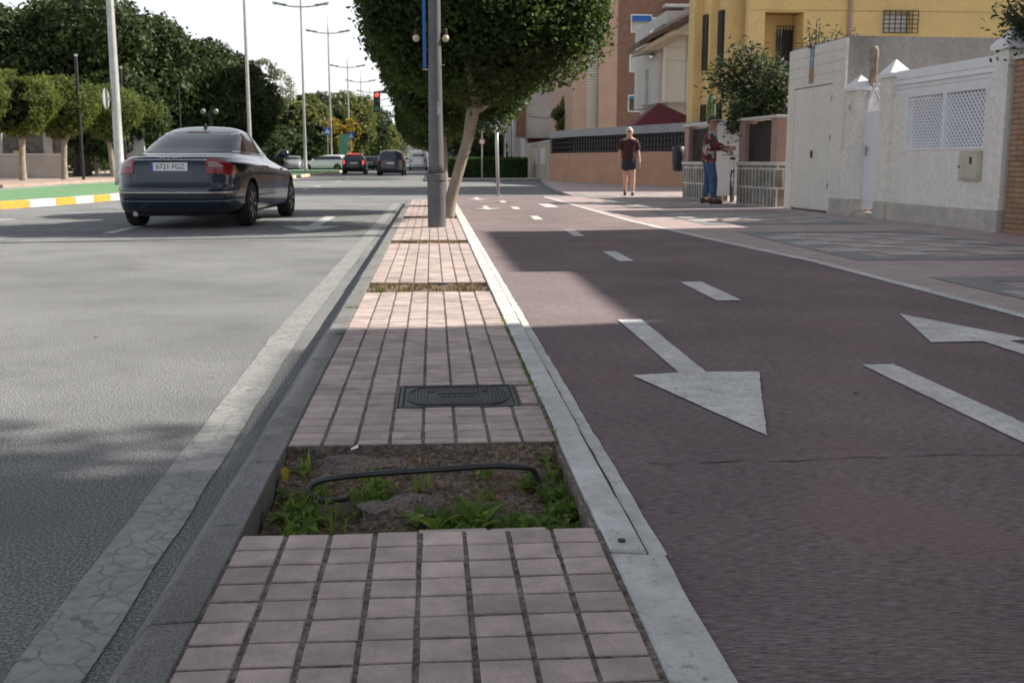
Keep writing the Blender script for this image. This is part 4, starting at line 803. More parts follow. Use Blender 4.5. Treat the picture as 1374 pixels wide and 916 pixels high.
# plain post and sign posts at the crossing
q = G(666, 262, LZ); tt = T('plain_post', 'bare thin grey post at the end of the bike lane', 'post', (q.x, 27.2, LZ)); pt = atY(656, 165, 27.2)
P('shaft', MB().tube([(0, 0, 0), (-.03, 0, 1.1), (-.04, 0, pt.z - LZ)], .042, 12), M['steel'], tt, smooth=True); P('foot', MB().lathe([(.09, -.01), (.09, .012), (.045, .014)], n=16), M['steel'], tt)
def signpost(name, label, loc, H, parts_, group=None):
    tt = T(name, label, 'sign', loc, group=group); P('post', MB().tube([(0, 0, 0), (0, 0, H)], .035, 10), M['steel'], tt)
    for (kind, z, s_, m_) in parts_:
        if kind == 'sq': 
            f = P('plate', MB().box(-s_ / 2, s_ / 2, -.06, -.045, z - s_ / 2, z + s_ / 2), M[m_], tt)
            P('emblem', MB().add([(-.34 * s_, -.063, z - .28 * s_), (.34 * s_, -.063, z - .28 * s_), (0, -.063, z + .32 * s_)], [(0, 1, 2)]), M['white_paint'], f)
            fig = MB().box(-.03 * s_, .03 * s_, -.066, -.0645, z - .02 * s_, z + .16 * s_); fig.add([(-.03 * s_, -.066, z), (-.10 * s_, -.066, z - .24 * s_), (-.05 * s_, -.066, z - .24 * s_), (0, -.066, z - .02 * s_)], [(0, 1, 2, 3)]); fig.add([(.03 * s_, -.066, z), (.10 * s_, -.066, z - .24 * s_), (.05 * s_, -.066, z - .24 * s_), (0, -.066, z - .02 * s_)], [(0, 1, 2, 3)])
            P('pictogram', fig, M['ink'], f)
        elif kind == 'rect': f = P('plate', MB().box(-s_ / 2, s_ / 2, -.06, -.045, z - s_ * .9, z + s_ * .9), M[m_], tt); P('lower_panel', MB().box(-s_ * .4, s_ * .4, -.064, -.061, z - s_ * .8, z - s_ * .15), M['white_paint'], f); P('glyph', MB().add([(-s_ * .25, -.064, z + .2 * s_), (s_ * .25, -.064, z + .2 * s_), (0, -.064, z + .75 * s_)], [(0, 1, 2)]), M['white_paint'], f)
        elif kind == 'tri': f = P('warning_plate', MB().lathe([(.001, -.06), (s_, -.06), (s_, -.045), (.001, -.045)], n=24), M[m_], tt)
    return tt
p = atY(441, 236, 104); signpost('crossing_sign', 'square blue pedestrian crossing sign in front of the autumn tree', (p.x, 104, .1), 4.0, [('sq', 3.6, .7, 'blue_sign')], 'pedestrian crossing signs')
p = atY(472, 236, 118); signpost('crossing_sign', 'blue pedestrian crossing sign right above the black estate roof', (p.x, 118, .1), 3.9, [('sq', 3.5, .72, 'blue_sign')], 'pedestrian crossing signs')
p = atY(461, 210, 112); tt = T('green_totem', 'tall pale green advertising panel behind the white estate car', 'sign', (p.x, 112, 0)); P('panel', MB().box(-.45, .45, -.08, .08, 1.0, 3.6), mat('green_panel', (.12, .3, .2), .5), tt); P('post', MB().box(-.08, .08, -.05, .05, 0, 1.0), M['steel'], tt)
p = atY(643, 236, 60); tt = signpost('stop_sign', 'slim post with blue plate above a small red ringed disc by the hedge', (p.x, 56.6, LZ), 3.1, [('rect', 2.62, .38, 'blue_sign')])
d_ = MB().lathe([(.001, 0), (.17, 0), (.17, .02), (.001, .02)], n=24); o = P('ring_disc', d_, mat('sign_red', (.5, .04, .03), .4), tt); o.rotation_euler = (R(90), 0, 0); o.location = (0, -.05, 1.85); o2 = P('disc_face', MB().lathe([(.001, 0), (.12, 0), (.12, .01), (.001, .01)], n=24), M['plate'], o); o2.location = (0, 0, .016)
# traffic light on mast arm
tt = T('traffic_light', 'hanging traffic light showing red over the road beside the ficus', 'traffic light', (.08, 44.0, 0)); hd_ = atY(506, 137, 44)
hx = hd_.x - .08; P('mast', MB().tube([(0, 0, 0), (0, 0, 3.4)], [.09, .07], 14), M['iron'], tt, smooth=True)
P('mast_arm', MB().tube(smooth_pts([Vector((0, 0, 3.2)), Vector((-.5, 0, 3.55)), Vector((hx + .1, 0, 3.62))], 4), .04, 10), M['iron'], tt, smooth=True)
hb_ = P('housing', MB().box(hx - .13, hx + .13, -.16, .06, hd_.z - .40, hd_.z + .40), M['black_plastic'], tt, bevel=.03)
for k, (mm) in enumerate(('red_on', 'black_plastic', 'green_off')):
    z = hd_.z + .26 - k * .26; l_ = P('lamp', MB().ell((hx, -.165, z), (.085, .03, .085), 16, 8), M[mm], tt, smooth=True); P('visor', MB().lathe([(.1, -.0), (.1, .12)], n=16), M['black_plastic'], l_).location = (0, 0, -50)
for ob in [o_ for o_ in bpy.data.objects if o_.name.startswith('visor')]: bpy.data.objects.remove(ob)
# lantern lamps on far right pavement
def lantern(loc, H, label):
    t = T('lantern_lamp', label, 'street lamp', loc, group='dark lantern lamps on the far pavement')
    P('post', MB().lathe([(.14, 0), (.14, .5), (.08, .6), (.06, 2.5), (.045, H)], n=14), M['pole_grey'], t, smooth=True); P('arm', MB().tube(smooth_pts([Vector((0, 0, H - .1)), Vector((.3, 0, H + .25)), Vector((.75, 0, H + .1))], 4), .03, 8), M['pole_grey'], t)
    P('lantern', MB().lathe([(.1, H - .35), (.16, H - .2), (.17, H), (.02, H + .02)], c=(.75, 0, 0), n=16), M['glassgrey'], t); P('hood', MB().lathe([(.42, H + .0), (.3, H + .12), (.06, H + .22), (.02, H + .25)], c=(.75, 0, 0), n=18), M['pole_grey'], t); return t
p = atY(677, 234, 70); lantern((p.x, 70, LZ), 4.0, 'lantern lamp nearer to the hedge'); p = atY(687, 234, 74); lantern((p.x, 74, LZ), 4.6, 'taller lantern lamp in front of the brick strip')

# ------------------------------------------------------------------ right hand walls
A = G(1337, 310, LZ); B = G(1052, 279, LZ); A = (6.98, 12.9); B = (6.55, 20.0); ang = math.atan2(B[1] - A[1], B[0] - A[0])
def W(px_, py_=250): return onV(px_, py_, A, B)
# local frame of the wall: origin A, +u away from camera, +n toward the road
wd = Vector((math.cos(ang), math.sin(ang), 0)); wn = Vector((-wd.y, wd.x, 0))   # wn points to -x side? make sure
if wn.x > 0: wn = -wn
def U(px_, py_=250): return (W(px_, py_) - Vector((A[0], A[1], 0))).dot(wd)
def Wz(px_, py_): return W(px_, py_).z - LZ
rzw = ang   # local x axis = wall direction; local +y = wn
class LT: pass
def wall_thing(name, label, cat, u0, extra=0., group=None): 
    l = Vector((A[0], A[1], LZ)) + wd * u0 + wn * extra; return T(name, label, cat, l, rzw, group)
# in this local frame y>0 is toward the road (ang ~ 90deg => local y = -x world)
uP4a, uP4b = U(1374, 300) - .25, U(1330, 300)     # front big pillar
uP4b = U(1322, 305)
uP3a, uP3b = U(1190, 295), U(1176, 294)
uP2a, uP2b = U(1145, 291), U(1132, 289)
uG0, uG1 = U(1125, 287), 7.1
topw = 2.16
t = wall_thing('garden_wall', 'cream rendered garden wall with white lattice panels and a meter box', 'wall', 0)
def holes(mb, u0, u1, z0, z1, y0, y1, hs):
    us = sorted({u0, u1, *[h[0] for h in hs], *[h[1] for h in hs]}); zs = sorted({z0, z1, *[h[2] for h in hs], *[h[3] for h in hs]})
    for a, b_ in zip(us, us[1:]):
        for c, d in zip(zs, zs[1:]):
            if any(h[0] <= (a + b_) / 2 <= h[1] and h[2] <= (c + d) / 2 <= h[3] for h in hs): continue
            mb.box(a, b_, y0, y1, c, d)
    return mb
zl0, zl1 = 1.02, 1.80
lu0, lu1 = U(1321, 200), U(1214, 205)
P('wall_panel', holes(MB(), uP4b, uP3a - .0, .26, topw - .36, -.10, .0, [(lu0, lu1, zl0 + .0, zl1)]), M['cream'], t)
P('board_joints', MB().box(uP4b, uP3a, -.0295, -.027, topw - .27, topw - .262).box(uP4b, uP3a, -.0295, -.027, topw - .13, topw - .122), M['plinth'], t)
P('upper_boards', MB().box(uP4b, uP3a, -.09, -.03, topw - .359, topw).box(uP4b, uP3a, -.1, -.0, topw - .20, topw - .19), M['white_paint'], t)
P('plinth', MB().box(uP4b, uP3a, -.1, .03, -.05, .259).box(uP2b, U(1113, 287), -.1, .03, -.05, .259), M['plinth'], t, bevel=.008)
P('short_wall', MB().box(uP2b, uG0 - .001, -.1, -.003, .26, 1.05), M['cream'], t)
fr = MB(); w_ = .035; um = (lu0 + lu1) / 2
for a, b_ in ((lu0, um), (um, lu1)): fr.box(a, b_, -.05, .012, zl0, zl0 + w_).box(a, b_, -.05, .012, zl1 - w_, zl1).box(a, a + w_, -.05, .012, zl0 + w_, zl1 - w_).box(b_ - w_, b_, -.05, .012, zl0 + w_, zl1 - w_)
f_ = P('lattice_frame', fr, M['white_alu'], t, bevel=.003)
for a, b_ in ((lu0 + w_, um - w_), (um + w_, lu1 - w_)):
    la = MB(); z0, z1 = zl0 + w_, zl1 - w_; ww = b_ - a; hh = z1 - z0; st_ = .085
    k = -hh
    while k < ww:
        for sgn in (1, -1):
            # line from (k, 0) going up at 45deg
            x0, x1 = max(0, k), min(ww, k + hh)
            if x1 - x0 > .02:
                za, zb = (x0 - k, x1 - k) if sgn > 0 else (hh - (x0 - k), hh - (x1 - k)); yo = -.02 if sgn > 0 else -.028
                dx, dz = (x1 - x0), (zb - za); l_ = math.hypot(dx, dz); nx_, nz_ = -dz / l_ * .014, dx / l_ * .014
                q4 = [(a + x0 - nx_, z0 + za - nz_), (a + x1 - nx_, z0 + zb - nz_), (a + x1 + nx_, z0 + zb + nz_), (a + x0 + nx_, z0 + za + nz_)]
                la.add([(u_, yo, z_) for u_, z_ in q4] + [(u_, yo - .006, z_) for u_, z_ in q4], [(0, 1, 2, 3), (4, 7, 6, 5), (0, 4, 5, 1), (1, 5, 6, 2), (2, 6, 7, 3), (3, 7, 4, 0)])
        k += st_
    P('lattice', la, M['white_alu'], t)
    P('backing_sheet', MB().box(a, b_, -.075, -.07, z0, z1), mat('back_sheet', (.33, .33, .36), .8), t)
def pillar(u0, u1, ztop, parent, capz, dep=.34, ex=.07):
    P('pillar', MB().box(u0, u1, -dep + ex, ex, .26, ztop), M['cream'], parent, bevel=.01); P('pillar_foot', MB().box(u0 - .012, u1 + .012, -dep + ex - .01, ex + .015, -.05, .258), M['plinth'], parent, bevel=.006)
    c = MB(); o_ = .035; cx, cy = (u0 + u1) / 2, ex - dep / 2; hx_, hy_ = (u1 - u0) / 2 + o_, dep / 2 + o_
    c.box(cx - hx_, cx + hx_, cy - hy_, cy + hy_, ztop, ztop + .06)
    c.add([(cx - hx_, cy - hy_, ztop + .0605), (cx + hx_, cy - hy_, ztop + .0605), (cx + hx_, cy + hy_, ztop + .0605), (cx - hx_, cy + hy_, ztop + .0605), (cx, cy, capz)], [(0, 3, 2, 1), (0, 1, 4), (1, 2, 4), (2, 3, 4), (3, 0, 4)])
    P('pillar_cap', c, M['white_paint'], parent, bevel=.006)
pillar(.0, uP4b, 2.20, t, 2.52, ex=.05); pillar(uP3a, uP3b, 2.08, t, 2.36, dep=.30, ex=.06); pillar(uP2a, uP2b, 1.96, t, 2.22, dep=.30, ex=.06)
mb_ = T('meter_box', 'beige metal meter box with small grey window on the cream wall', 'meter box', Vector((A[0], A[1], LZ)) + wd * U(1303, 240) + wn * .0, rzw)
mu0 = (U(1290, 240) - U(1317, 240)) / 2; P('case', MB().box(-mu0, mu0, .001, .05, .62, 1.0), mat('beige_metal', (.5, .48, .38), .5, var=.08, scale=8), mb_, bevel=.008); P('door_panel', MB().box(-mu0 + .02, mu0 - .02, .0505, .06, .65, .97), mat('beige_metal2', (.53, .51, .41), .5, var=.08, scale=8), mb_, bevel=.004); P('window', MB().box(-.09, -.03, .0605, .063, .83, .92), M['glassgrey'], mb_); P('latch', MB().box(mu0 - .045, mu0 - .025, .061, .07, .78, .81), M['iron'], mb_)
# gate door, arched lattice top
gd = T('garden_gate', 'tall white panelled garden gate with arched lattice top between two pillars', 'gate', Vector((A[0], A[1], LZ)) + wd * uP3b + wn * -.13, rzw); gw = uP2a - uP3b
P('door_leaf', MB().box(.02, gw - .02, -.04, 0, .12, 1.62), M['white_alu'], gd, bevel=.004); P('panel', MB().box(.12, gw - .12, .0005, .012, .25, 1.5), M['white_alu'], gd, bevel=.004)
arch = [Vector((gw - .01, -.02, .1)), Vector((gw - .01, -.02, 1.65)), Vector((gw * .93, -.02, 1.85)), Vector((gw * .72, -.02, 2.02)), Vector((gw * .4, -.02, 2.12)), Vector((.0, -.02, 2.16))]
P('arched_frame', MB().tube(smooth_pts(arch, 5), .028, 8), M['white_alu'], gd, smooth=True)
la = MB()
for i in range(12):
    for s_ in (-1, 1):
        x = i * .09 - .2; la.tube([(min(gw - .03, max(.02, x)), -.02 - .004 * s_, 1.64), (min(gw - .03, max(.02, x + s_ * .42)), -.02 - .004 * s_, 1.64 + min(.42, .5 * (1 - abs(x / gw - .1) * .7)))], .009, 4)
P('lattice', la, M['white_alu'], gd)
P('handle', MB().box(gw - .1, gw - .07, .001, .03, .95, 1.1).tube([(gw - .085, .035, 1.05), (gw - .2, .035, 1.05)], .01, 8), M['steel'], gd)
ste = P('step', MB().box(uP3b + .02, uP2a - .02, -.20, .02, -.04, .07), M['plinth'], t, bevel=.008)
nb = T('house_number', 'small white tile with a dark number eight on the slim pillar', 'number plate', Vector((A[0], A[1], LZ)) + wd * (uP2a + uP2b) / 2 + wn * .065, rzw); P('tile', MB().box(-.05, .05, 0, .006, 1.60, 1.80), M['plate'], nb); text('8', .12, M['ink'], nb, (0, .0075, 1.70), (R(90), 0, R(180)), 'numeral')
# garage
gz = 2.83
t = T('garage', 'cream flat roofed garage with vertical board double doors', 'garage', Vector((A[0], A[1], LZ)) + wd * uG0, rzw); gl_ = 7.15 - uG0; gl_ = U(1052, 279) - uG0 + .02
d0, d1, dzt = U(1110, 287) - uG0 + .02, gl_ - .30, 2.15
P('front_wall', holes(MB(), 0, gl_, 0, gz, -.04, 0, [(d0, d1, -.01, dzt)]), M['cream'], t)
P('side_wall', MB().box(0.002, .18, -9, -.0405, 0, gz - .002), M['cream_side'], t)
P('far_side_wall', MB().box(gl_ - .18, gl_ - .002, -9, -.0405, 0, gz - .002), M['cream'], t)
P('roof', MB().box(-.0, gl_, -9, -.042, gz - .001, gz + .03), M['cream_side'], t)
cl_ = MB(); [cl_.box(.01, gl_ - .01, .0005, .003, z_, z_ + .008) for z_ in (2.32, 2.49, 2.66)]; P('block_courses', cl_, M['plinth'], t)
dl = MB(); n = 18; dw = (d1 - d0) / n
for i in range(n): dl.box(d0 + i * dw + .004 + (.006 if i == n // 2 else 0), d0 + (i + 1) * dw - .004, -.05, -.01, .04, dzt - .02)
dl.box(d0, d1, -.07, -.0505, .02, dzt); P('door', dl, M['cream_door'], t, bevel=.003)
P('door_handle', MB().tube([(d0 + (d1 - d0) / 2 - .05, .02, 1.0), (d0 + (d1 - d0) / 2 - .14, .03, 1.0)], .012, 8).box(d0 + (d1 - d0) / 2 - .07, d0 + (d1 - d0) / 2 - .03, -.009, .012, .92, 1.05), M['iron'], t)
for zz in (.4, 1.2, 1.85): P('hinge', MB().box(d0, d0 + .03, -.009, .015, zz, zz + .1), M['steel'], t)
pu = U(1090, 80) - uG0
pq = T('wall_plaque', 'small blue and brown ceramic devotional plaque high on the garage wall', 'plaque', Vector((A[0], A[1], LZ)) + wd * (U(1090, 80)) + wn * .0, rzw); P('tile_panel', MB().box(-.07, .07, .001, .02, 2.45, 2.80), mat('ceramic', (.25, .3, .42), .3, var=.3, scale=14), pq); P('tile_border', MB().box(-.08, .08, .001, .016, 2.20, 2.44), mat('ceramic_brown', (.34, .2, .12), .5, var=.2, scale=12), pq); P('tile_roof', MB().add([(-.1, .001, 2.80), (.1, .001, 2.80), (0, .001, 2.92), (-.1, .05, 2.80), (.1, .05, 2.80), (0, .05, 2.92)], [(0, 2, 1), (3, 4, 5), (0, 1, 4, 3), (1, 2, 5, 4), (2, 0, 3, 5)]), M['roofdark'], pq)
# vent pipe before the garage side
vp = atY(1172, 90, 17.0); t = T('vent_pipe', 'stubby rusty clay pipe standing in front of the grey side wall', 'pipe', (vp.x, 17.0, 2.2)); P('shaft', MB().lathe([(.065, -2.1), (.062, .3), (.07, .32), (.072, .45), (.05, .52)], n=18), mat('clay', (.34, .26, .2), .9, var=.3, scale=9), t, smooth=True)
# brick pillar wall at the picture edge
t = T('brick_wall', 'orange brick pillar wall with pale coping at the edge of the picture', 'wall', (A[0] + .02, A[1] - .10, LZ), rzw)
P('brickwork', MB().box(-14, -.0, -.36, .03, -.05, 2.06), M['brickcol'], t); P('coping', MB().box(-14, .02, -.38, .06, 2.06, 2.10), M['offwhite'], t, bevel=.004)
# added houses out of frame, roof heights shaped to shade road and lane
def off_house(name, label, x0, x1, y0, y1, h, m):
    t = T(name, label, 'house', (x0, y0, LZ)); w, d = x1 - x0, y1 - y0
    hs = []
    nb_ = max(1, int(d // 3))
    mb = MB(); us = d / nb_
    for k in range(nb_):
        for zf in range(int(h // 3)): hs.append((k * us + us * .35, k * us + us * .65, zf * 3 + 1.0, zf * 3 + 2.2))
    mb2 = MB(); holes(mb2, 0, d, 0, h, 0, .25, hs); fw_ = MB(); fw_.add([(v[1], v[0], v[2]) for v in mb2.v], mb2.f)
    P('front_wall', fw_, m, t); P('body', MB().box(.3, w, 0, d, 0, h - .01), m, t); P('roof', MB().box(-.2, w, -.05, d + .05, h, h + .15), M['roofdark'], t)
    for hh in hs[:40]:
        P('window', MB().box(.1, .14, hh[0], hh[1], hh[2], hh[3]), M['glassdark'], t)
    return t
off_house('shadow_house', 'tall added house outside the view that shades the near road', 9.6, 18, -16, 5.55, 11.0, M['offwhite'])
off_house('shadow_house', 'added house outside the view whose roof edge shades the median', 9.6, 18, 5.6, 7.6, 7.85, M['offwhite'])
off_house('shadow_house', 'lower added house outside the view that leaves a sunlit gap on the lane', 9.6, 18, 7.65, 10.4, 6.5, M['offwhite'])
off_house('shadow_house', 'added house nearest to the garage outside the view that shades the lane', 9.6, 18, 10.45, 15.3, 6.85, M['offwhite'])
bl = [((0, 0, 9.2), (1.1, .95, 1.3)), ((-.4, .2, 7.7), (.8, .75, .8)), ((.4, -.4, 8.2), (.8, .9, .8))]  # unseen tree added to break up the house shadow edge on the road
Pn, Nn = crown_pts(bl, 3400, (.35, 1.1), .15, 3, 9.3, .35); make_tree('shadow_tree', 'loose crowned tree added outside the view to soften the road shadow edge', 'tree', (8.4, 5.05, LZ), trunk_mb([(0, 0, 0), (.1, 0, 3), (0, 0, 6), (.1, 0, 9.2)], [.12, .09, .05]), leaves_mesh('crown', Pn, Nn, .14, M['leaf_street'], .6), None)
# stone garden wall with screens
S0 = G(1046, 280, LZ); S1 = G(917, 266, LZ); S0 = Vector((6.42, 20.15, LZ)); S1 = Vector((6.02, 25.9, LZ)); sd = (S1 - S0).normalized(); sa = math.atan2(sd.y, sd.x); SL = (S1 - S0).length
def US(px_, py_=200): return (onV(px_, py_, S0, S1) - S0).dot(sd)
t = T('stone_wall', 'low stone clad garden wall with pink posts and dark brush screens', 'wall', S0, sa)
ga, gb = US(990), US(962)      # gate opening
for a, b_ in ((.0, ga), (gb, SL)):
    P('stone_base', MB().box(a, b_, -.28, 0, -.05, .78), M['stone'], t, bevel=.01); P('ledge', MB().box(a - .02, b_ + .02, -.31, .04, .782, .85), M['offwhite'], t, bevel=.01)
    P('brush_screen', MB().box(a + .25, b_ - .3, -.16, -.12, .852, 1.60), M['wicker'], t)
    gr_ = MB(); x = a + .3
    while x < b_ - .3: gr_.box(x, x + .012, -.118, -.108, .852, 1.6); x += .13
    for z in (1.0, 1.15, 1.3, 1.45): gr_.box(a + .25, b_ - .3, -.1075, -.1, z, z + .01)
    P('wire_grid', gr_, M['iron'], t)
    P('post', MB().box(a, a + .27, -.27, -.02, .852, 1.66), M['pinkpost'], t, bevel=.008); P('post', MB().box(b_ - .33, b_, -.27, -.02, .852, 1.66), M['pinkpost'], t, bevel=.008)
    P('coping', MB().box(a - .03, b_ + .03, -.3, .02, 1.662, 1.72), M['offwhite'], t, bevel=.01)
gt_ = T('white_gate', 'white sheet metal gate standing open behind the man in jeans', 'gate', S0 + sd * gb, sa + R(70)); P('leaf', MB().box(-1.2, 0, -.02, .02, .12, 1.75), M['white_paint'], gt_, bevel=.004); P('frame_edge', MB().box(-1.24, -1.2, -.03, .03, .1, 1.78), M['lamp_metal'], gt_)
# bicycle in the gateway
bc = T('bicycle', 'silver wheeled bicycle half hidden inside the open gateway', 'bicycle', Vector((atY(988, 250, 22.6).x, 22.9, LZ)), R(72))
for y in (-.5, .5):
    w_ = P('wheel', MB().tube([(y + .33 * math.cos(a), 0, .35 + .33 * math.sin(a)) for a in np.linspace(0, 2 * PI, 28)], .02, 6, False), M['rubber'], bc); sp = MB()
    for a in np.linspace(0, 2 * PI, 14): sp.tube([(y, 0, .35), (y + .32 * math.cos(a), 0, .35 + .32 * math.sin(a))], .003, 4)
    P('spokes', sp, M['chrome'], w_)
P('frame', MB().tube([(-.5, 0, .35), (-.1, 0, .32), (.32, 0, .8), (-.2, 0, .78), (-.1, 0, .32)], .018, 8).tube([(-.5, 0, .35), (-.2, 0, .78)], .012, 6).tube([(.5, 0, .35), (.3, 0, .92)], .016, 8), M['chrome'], bc)
P('saddle', MB().ell((-.22, 0, .92), (.14, .07, .03)), M['rubber'], bc); P('handlebar', MB().tube([(.25, -.25, 1.0), (.3, 0, .98), (.25, .25, 1.0)], .013, 8), M['chrome'], bc)
# bin
bn_ = onV(909, 215, (6.0, 26.2), (5.9, 27.)); bn_ = Vector((5.93, 26.05, LZ)); t = T('litter_bin', 'dark rounded litter bin hanging at the far end of the stone wall', 'bin', bn_); P('bucket', MB().lathe([(.10, .62), (.135, .66), (.15, 1.05), (.145, 1.2), (.11, 1.22)], n=22), mat('bin_plastic', (.025, .035, .04), .5), t, smooth=True); P('bracket', MB().tube([(.1, 0, 1.0), (.25, -.15, 1.0)], .025, 10), M['iron'], t)
# cactus
cq = atY(953, 190, 26.5); t = T('column_cactus', 'tall ribbed green column cactus behind the garden wall', 'cactus', (cq.x, 26.5, 0)); ct = atY(953, 126, 26.5).z
mb = MB(); nseg = 8; prof = []
vs_ = []; nn = 48; hz = [0, .4, 1.2, 2, ct - .3, ct - .12, ct - .03, ct]; rr_ = [.09, .10, .10, .10, .098, .08, .05, .005]
for h_, r_ in zip(hz, rr_):
    for k in range(nn): a = 2 * PI * k / nn; q_ = r_ * (1 + .13 * math.cos(a * 7)); vs_.append((q_ * math.cos(a), q_ * math.sin(a), h_))
mb.add(vs_, [(i * nn + k, i * nn + (k + 1) % nn, (i + 1) * nn + (k + 1) % nn, (i + 1) * nn + k) for i in range(len(hz) - 1) for k in range(nn)]); P('stem', mb, mat('cactus_green', (.10, .14, .055), .7, var=.12), t, smooth=True)
P('arm', MB().tube(smooth_pts([Vector((.08, 0, 1.5)), Vector((.3, 0, 1.55)), Vector((.34, 0, 1.8)), Vector((.34, 0, ct - 1.0))], 4), .07, 12), mat('cactus_green2', (.16, .2, .07), .7, var=.12), t, smooth=True)

# salmon wall with iron grid
a_ = Vector((8.73, 37.45, 0)); b__ = Vector((5.9, 46.0, 0)); c__ = Vector((5.47, 49.5, 0)); e_ = Vector((13, 26.0, 0)) - Vector((0, 0, 0))
e_ = a_ + (a_ - b__).normalized() * 5
t = T('salmon_wall', 'low salmon rendered wall topped by a black iron grid and grey band', 'wall', (b__.x, b__.y, LZ))
def seg_wall(p, q_, first):
    d = (q_ - p); L3 = d.length; an = math.atan2(d.y, d.x); o_ = p - b__; rot = Matrix.Rotation(an, 4, 'Z')
    def ad(name, mb, m, **k): ob = P(name, mb, m, t, **k); ob.location = (o_.x, o_.y, 0); ob.rotation_euler = (0, 0, an); return ob
    ad('lower_wall', MB().box(0, L3, -.14, .14, -.3, .82), M['salmon'], bevel=.01); ad('upper_course', MB().box(.01, L3 - .01, -.12, .12, .82, 1.2), mat('salmon2', (.46, .27, .18), .9, var=.07), bevel=.01)
    g_ = MB(); x = .05
    while x < L3: g_.box(x, x + .05, -.03, .03, 1.2, 1.86); x += .24
    for z in (1.22, 1.42, 1.62, 1.8): g_.box(0, L3, -.036, .036, z, z + .045)
    ad('iron_grid', g_, M['iron']); ad('screen_backing', MB().box(0, L3, .07, .09, 1.2, 1.86), mat('screen_back', (.24, .225, .22), .8) if first else M['iron']); ad('grey_band', MB().box(-.05, L3 + .05, -.13, .15, 1.861, 2.16), M['grey_band'], bevel=.01)
seg_wall(b__, e_, True); seg_wall(c__, b__, False)
# tent
tq = atY(884, 138, 42.5); tw = atY(945, 172, 43).x - atY(840, 172, 43).x; t = T('canopy_tent', 'maroon pyramid canopy rising behind the grid topped wall', 'canopy', (atY(892, 170, 42.5).x, 42.5, 0)); zb = atY(890, 170, 43).z; hw_ = tw / 2
ax = tq.x - t.location.x
P('canopy', MB().add([(-hw_, -1.5, zb - .1), (hw_, -1.5, zb - .1), (hw_, 1.5, zb - .1), (-hw_, 1.5, zb - .1), (ax, 0, tq.z), (ax - .5, -.75, zb + (tq.z - zb) * .62), ], [(0, 3, 2, 1), (0, 1, 4), (1, 2, 4), (2, 3, 4), (3, 0, 4)]), M['maroon'], t)
P('valance', MB().box(-hw_, hw_, -1.52, -1.5, zb - .35, zb - .1), M['maroon'], t)
for sx in (-1, 1): 
    for sy in (-1, 1): P('leg', MB().box(sx * (hw_ - .08) - .03, sx * (hw_ - .08) + .03, sy * 1.4 - .03, sy * 1.4 + .03, 0, zb - .1), M['iron'], t)

# ---- buildings
def front_wall(name, parent, m, xs, h, wins, y=0, th=.3, z0=0.):
    return P(name, holes(MB(), xs[0], xs[1], z0, h, y, y + th, [(a, b_, c, d) for a, b_, c, d in wins]), m, parent)
# yellow building
YB = 34.0; xa = atY(1003, 50, YB).x; t = T('yellow_building', 'ochre yellow rendered apartment building with barred windows', 'building', (xa, YB, 0)); H = 12
def loc(px_, py_, Y=YB): q_ = atY(px_, py_, Y); return q_.x - xa, q_.z
w1a, wz1 = loc(1185, 16); w1b, wz0 = loc(1221, 45); ra, rz1 = loc(1027, 16); rb, _ = loc(1079, 16); _, rz0 = loc(1040, 130)
front_wall('front_wall', t, M['yellow'], (0, 14), H, [(w1a, w1b, wz0, wz1), (ra, rb, .5, rz1)])
P('recess_back', MB().box(ra - .01, rb + .01, 1.1, 1.2, .5, rz1 + .05).box(ra - .011, ra - .001, .3, 1.1, .5, rz1).box(rb + .001, rb + .011, .3, 1.1, .5, rz1), M['yellow'], t)
P('string_course', MB().box(0, 14, -.006, -.0005, rz1 + .04, rz1 + .06), mat('yellow_dark', (.4, .27, .1), .9), t)
def grille(mb, x0, x1, z0, z1, y, n, nh=3):
    for i in range(n + 1): x = x0 + (x1 - x0) * i / n; mb.box(x - .012, x + .012, y - .012, y + .012, z0, z1)
    for i in range(nh + 1): z = z0 + (z1 - z0) * i / nh; mb.box(x0 - .02, x1 + .02, y + .0125, y + .025, z - .012, z + .012)
    return mb
P('drainpipe', MB().tube([(3.2, -.08, 0), (3.2, -.08, H)], .06, 10), M['pinkpost'], t); P('cable', MB().tube([(0, -.03, wz1 + .8), (4, -.03, wz1 + .7), (9, -.03, wz1 + .9)], .015, 5), M['iron'], t)
wi = P('window', MB().box(w1a, w1b, .2, .24, wz0, wz1), M['shutter'], t, label='barred window with pale shutter'); P('grille', grille(MB(), w1a - .02, w1b + .18, wz0, wz1 + .02, -.14, 6, 5), M['iron'], wi)
ga_, gz1 = loc(1043, 40, YB + 1); gb_, gz0 = loc(1076, 75, YB + 1); wi = P('window', MB().box(ga_, gb_, 1.04, 1.09, gz0 - .8, gz1), M['glassdark'], t, label='dark barred window in the recess'); P('grille', grille(MB(), ga_ - .05, gb_ + .02, gz0 - .8, gz1 + .1, .85, 9, 2), M['iron'], wi)
P('body', MB().box(.3, 14, 1.25, 9, 0, H - .01), M['yellow'], t)
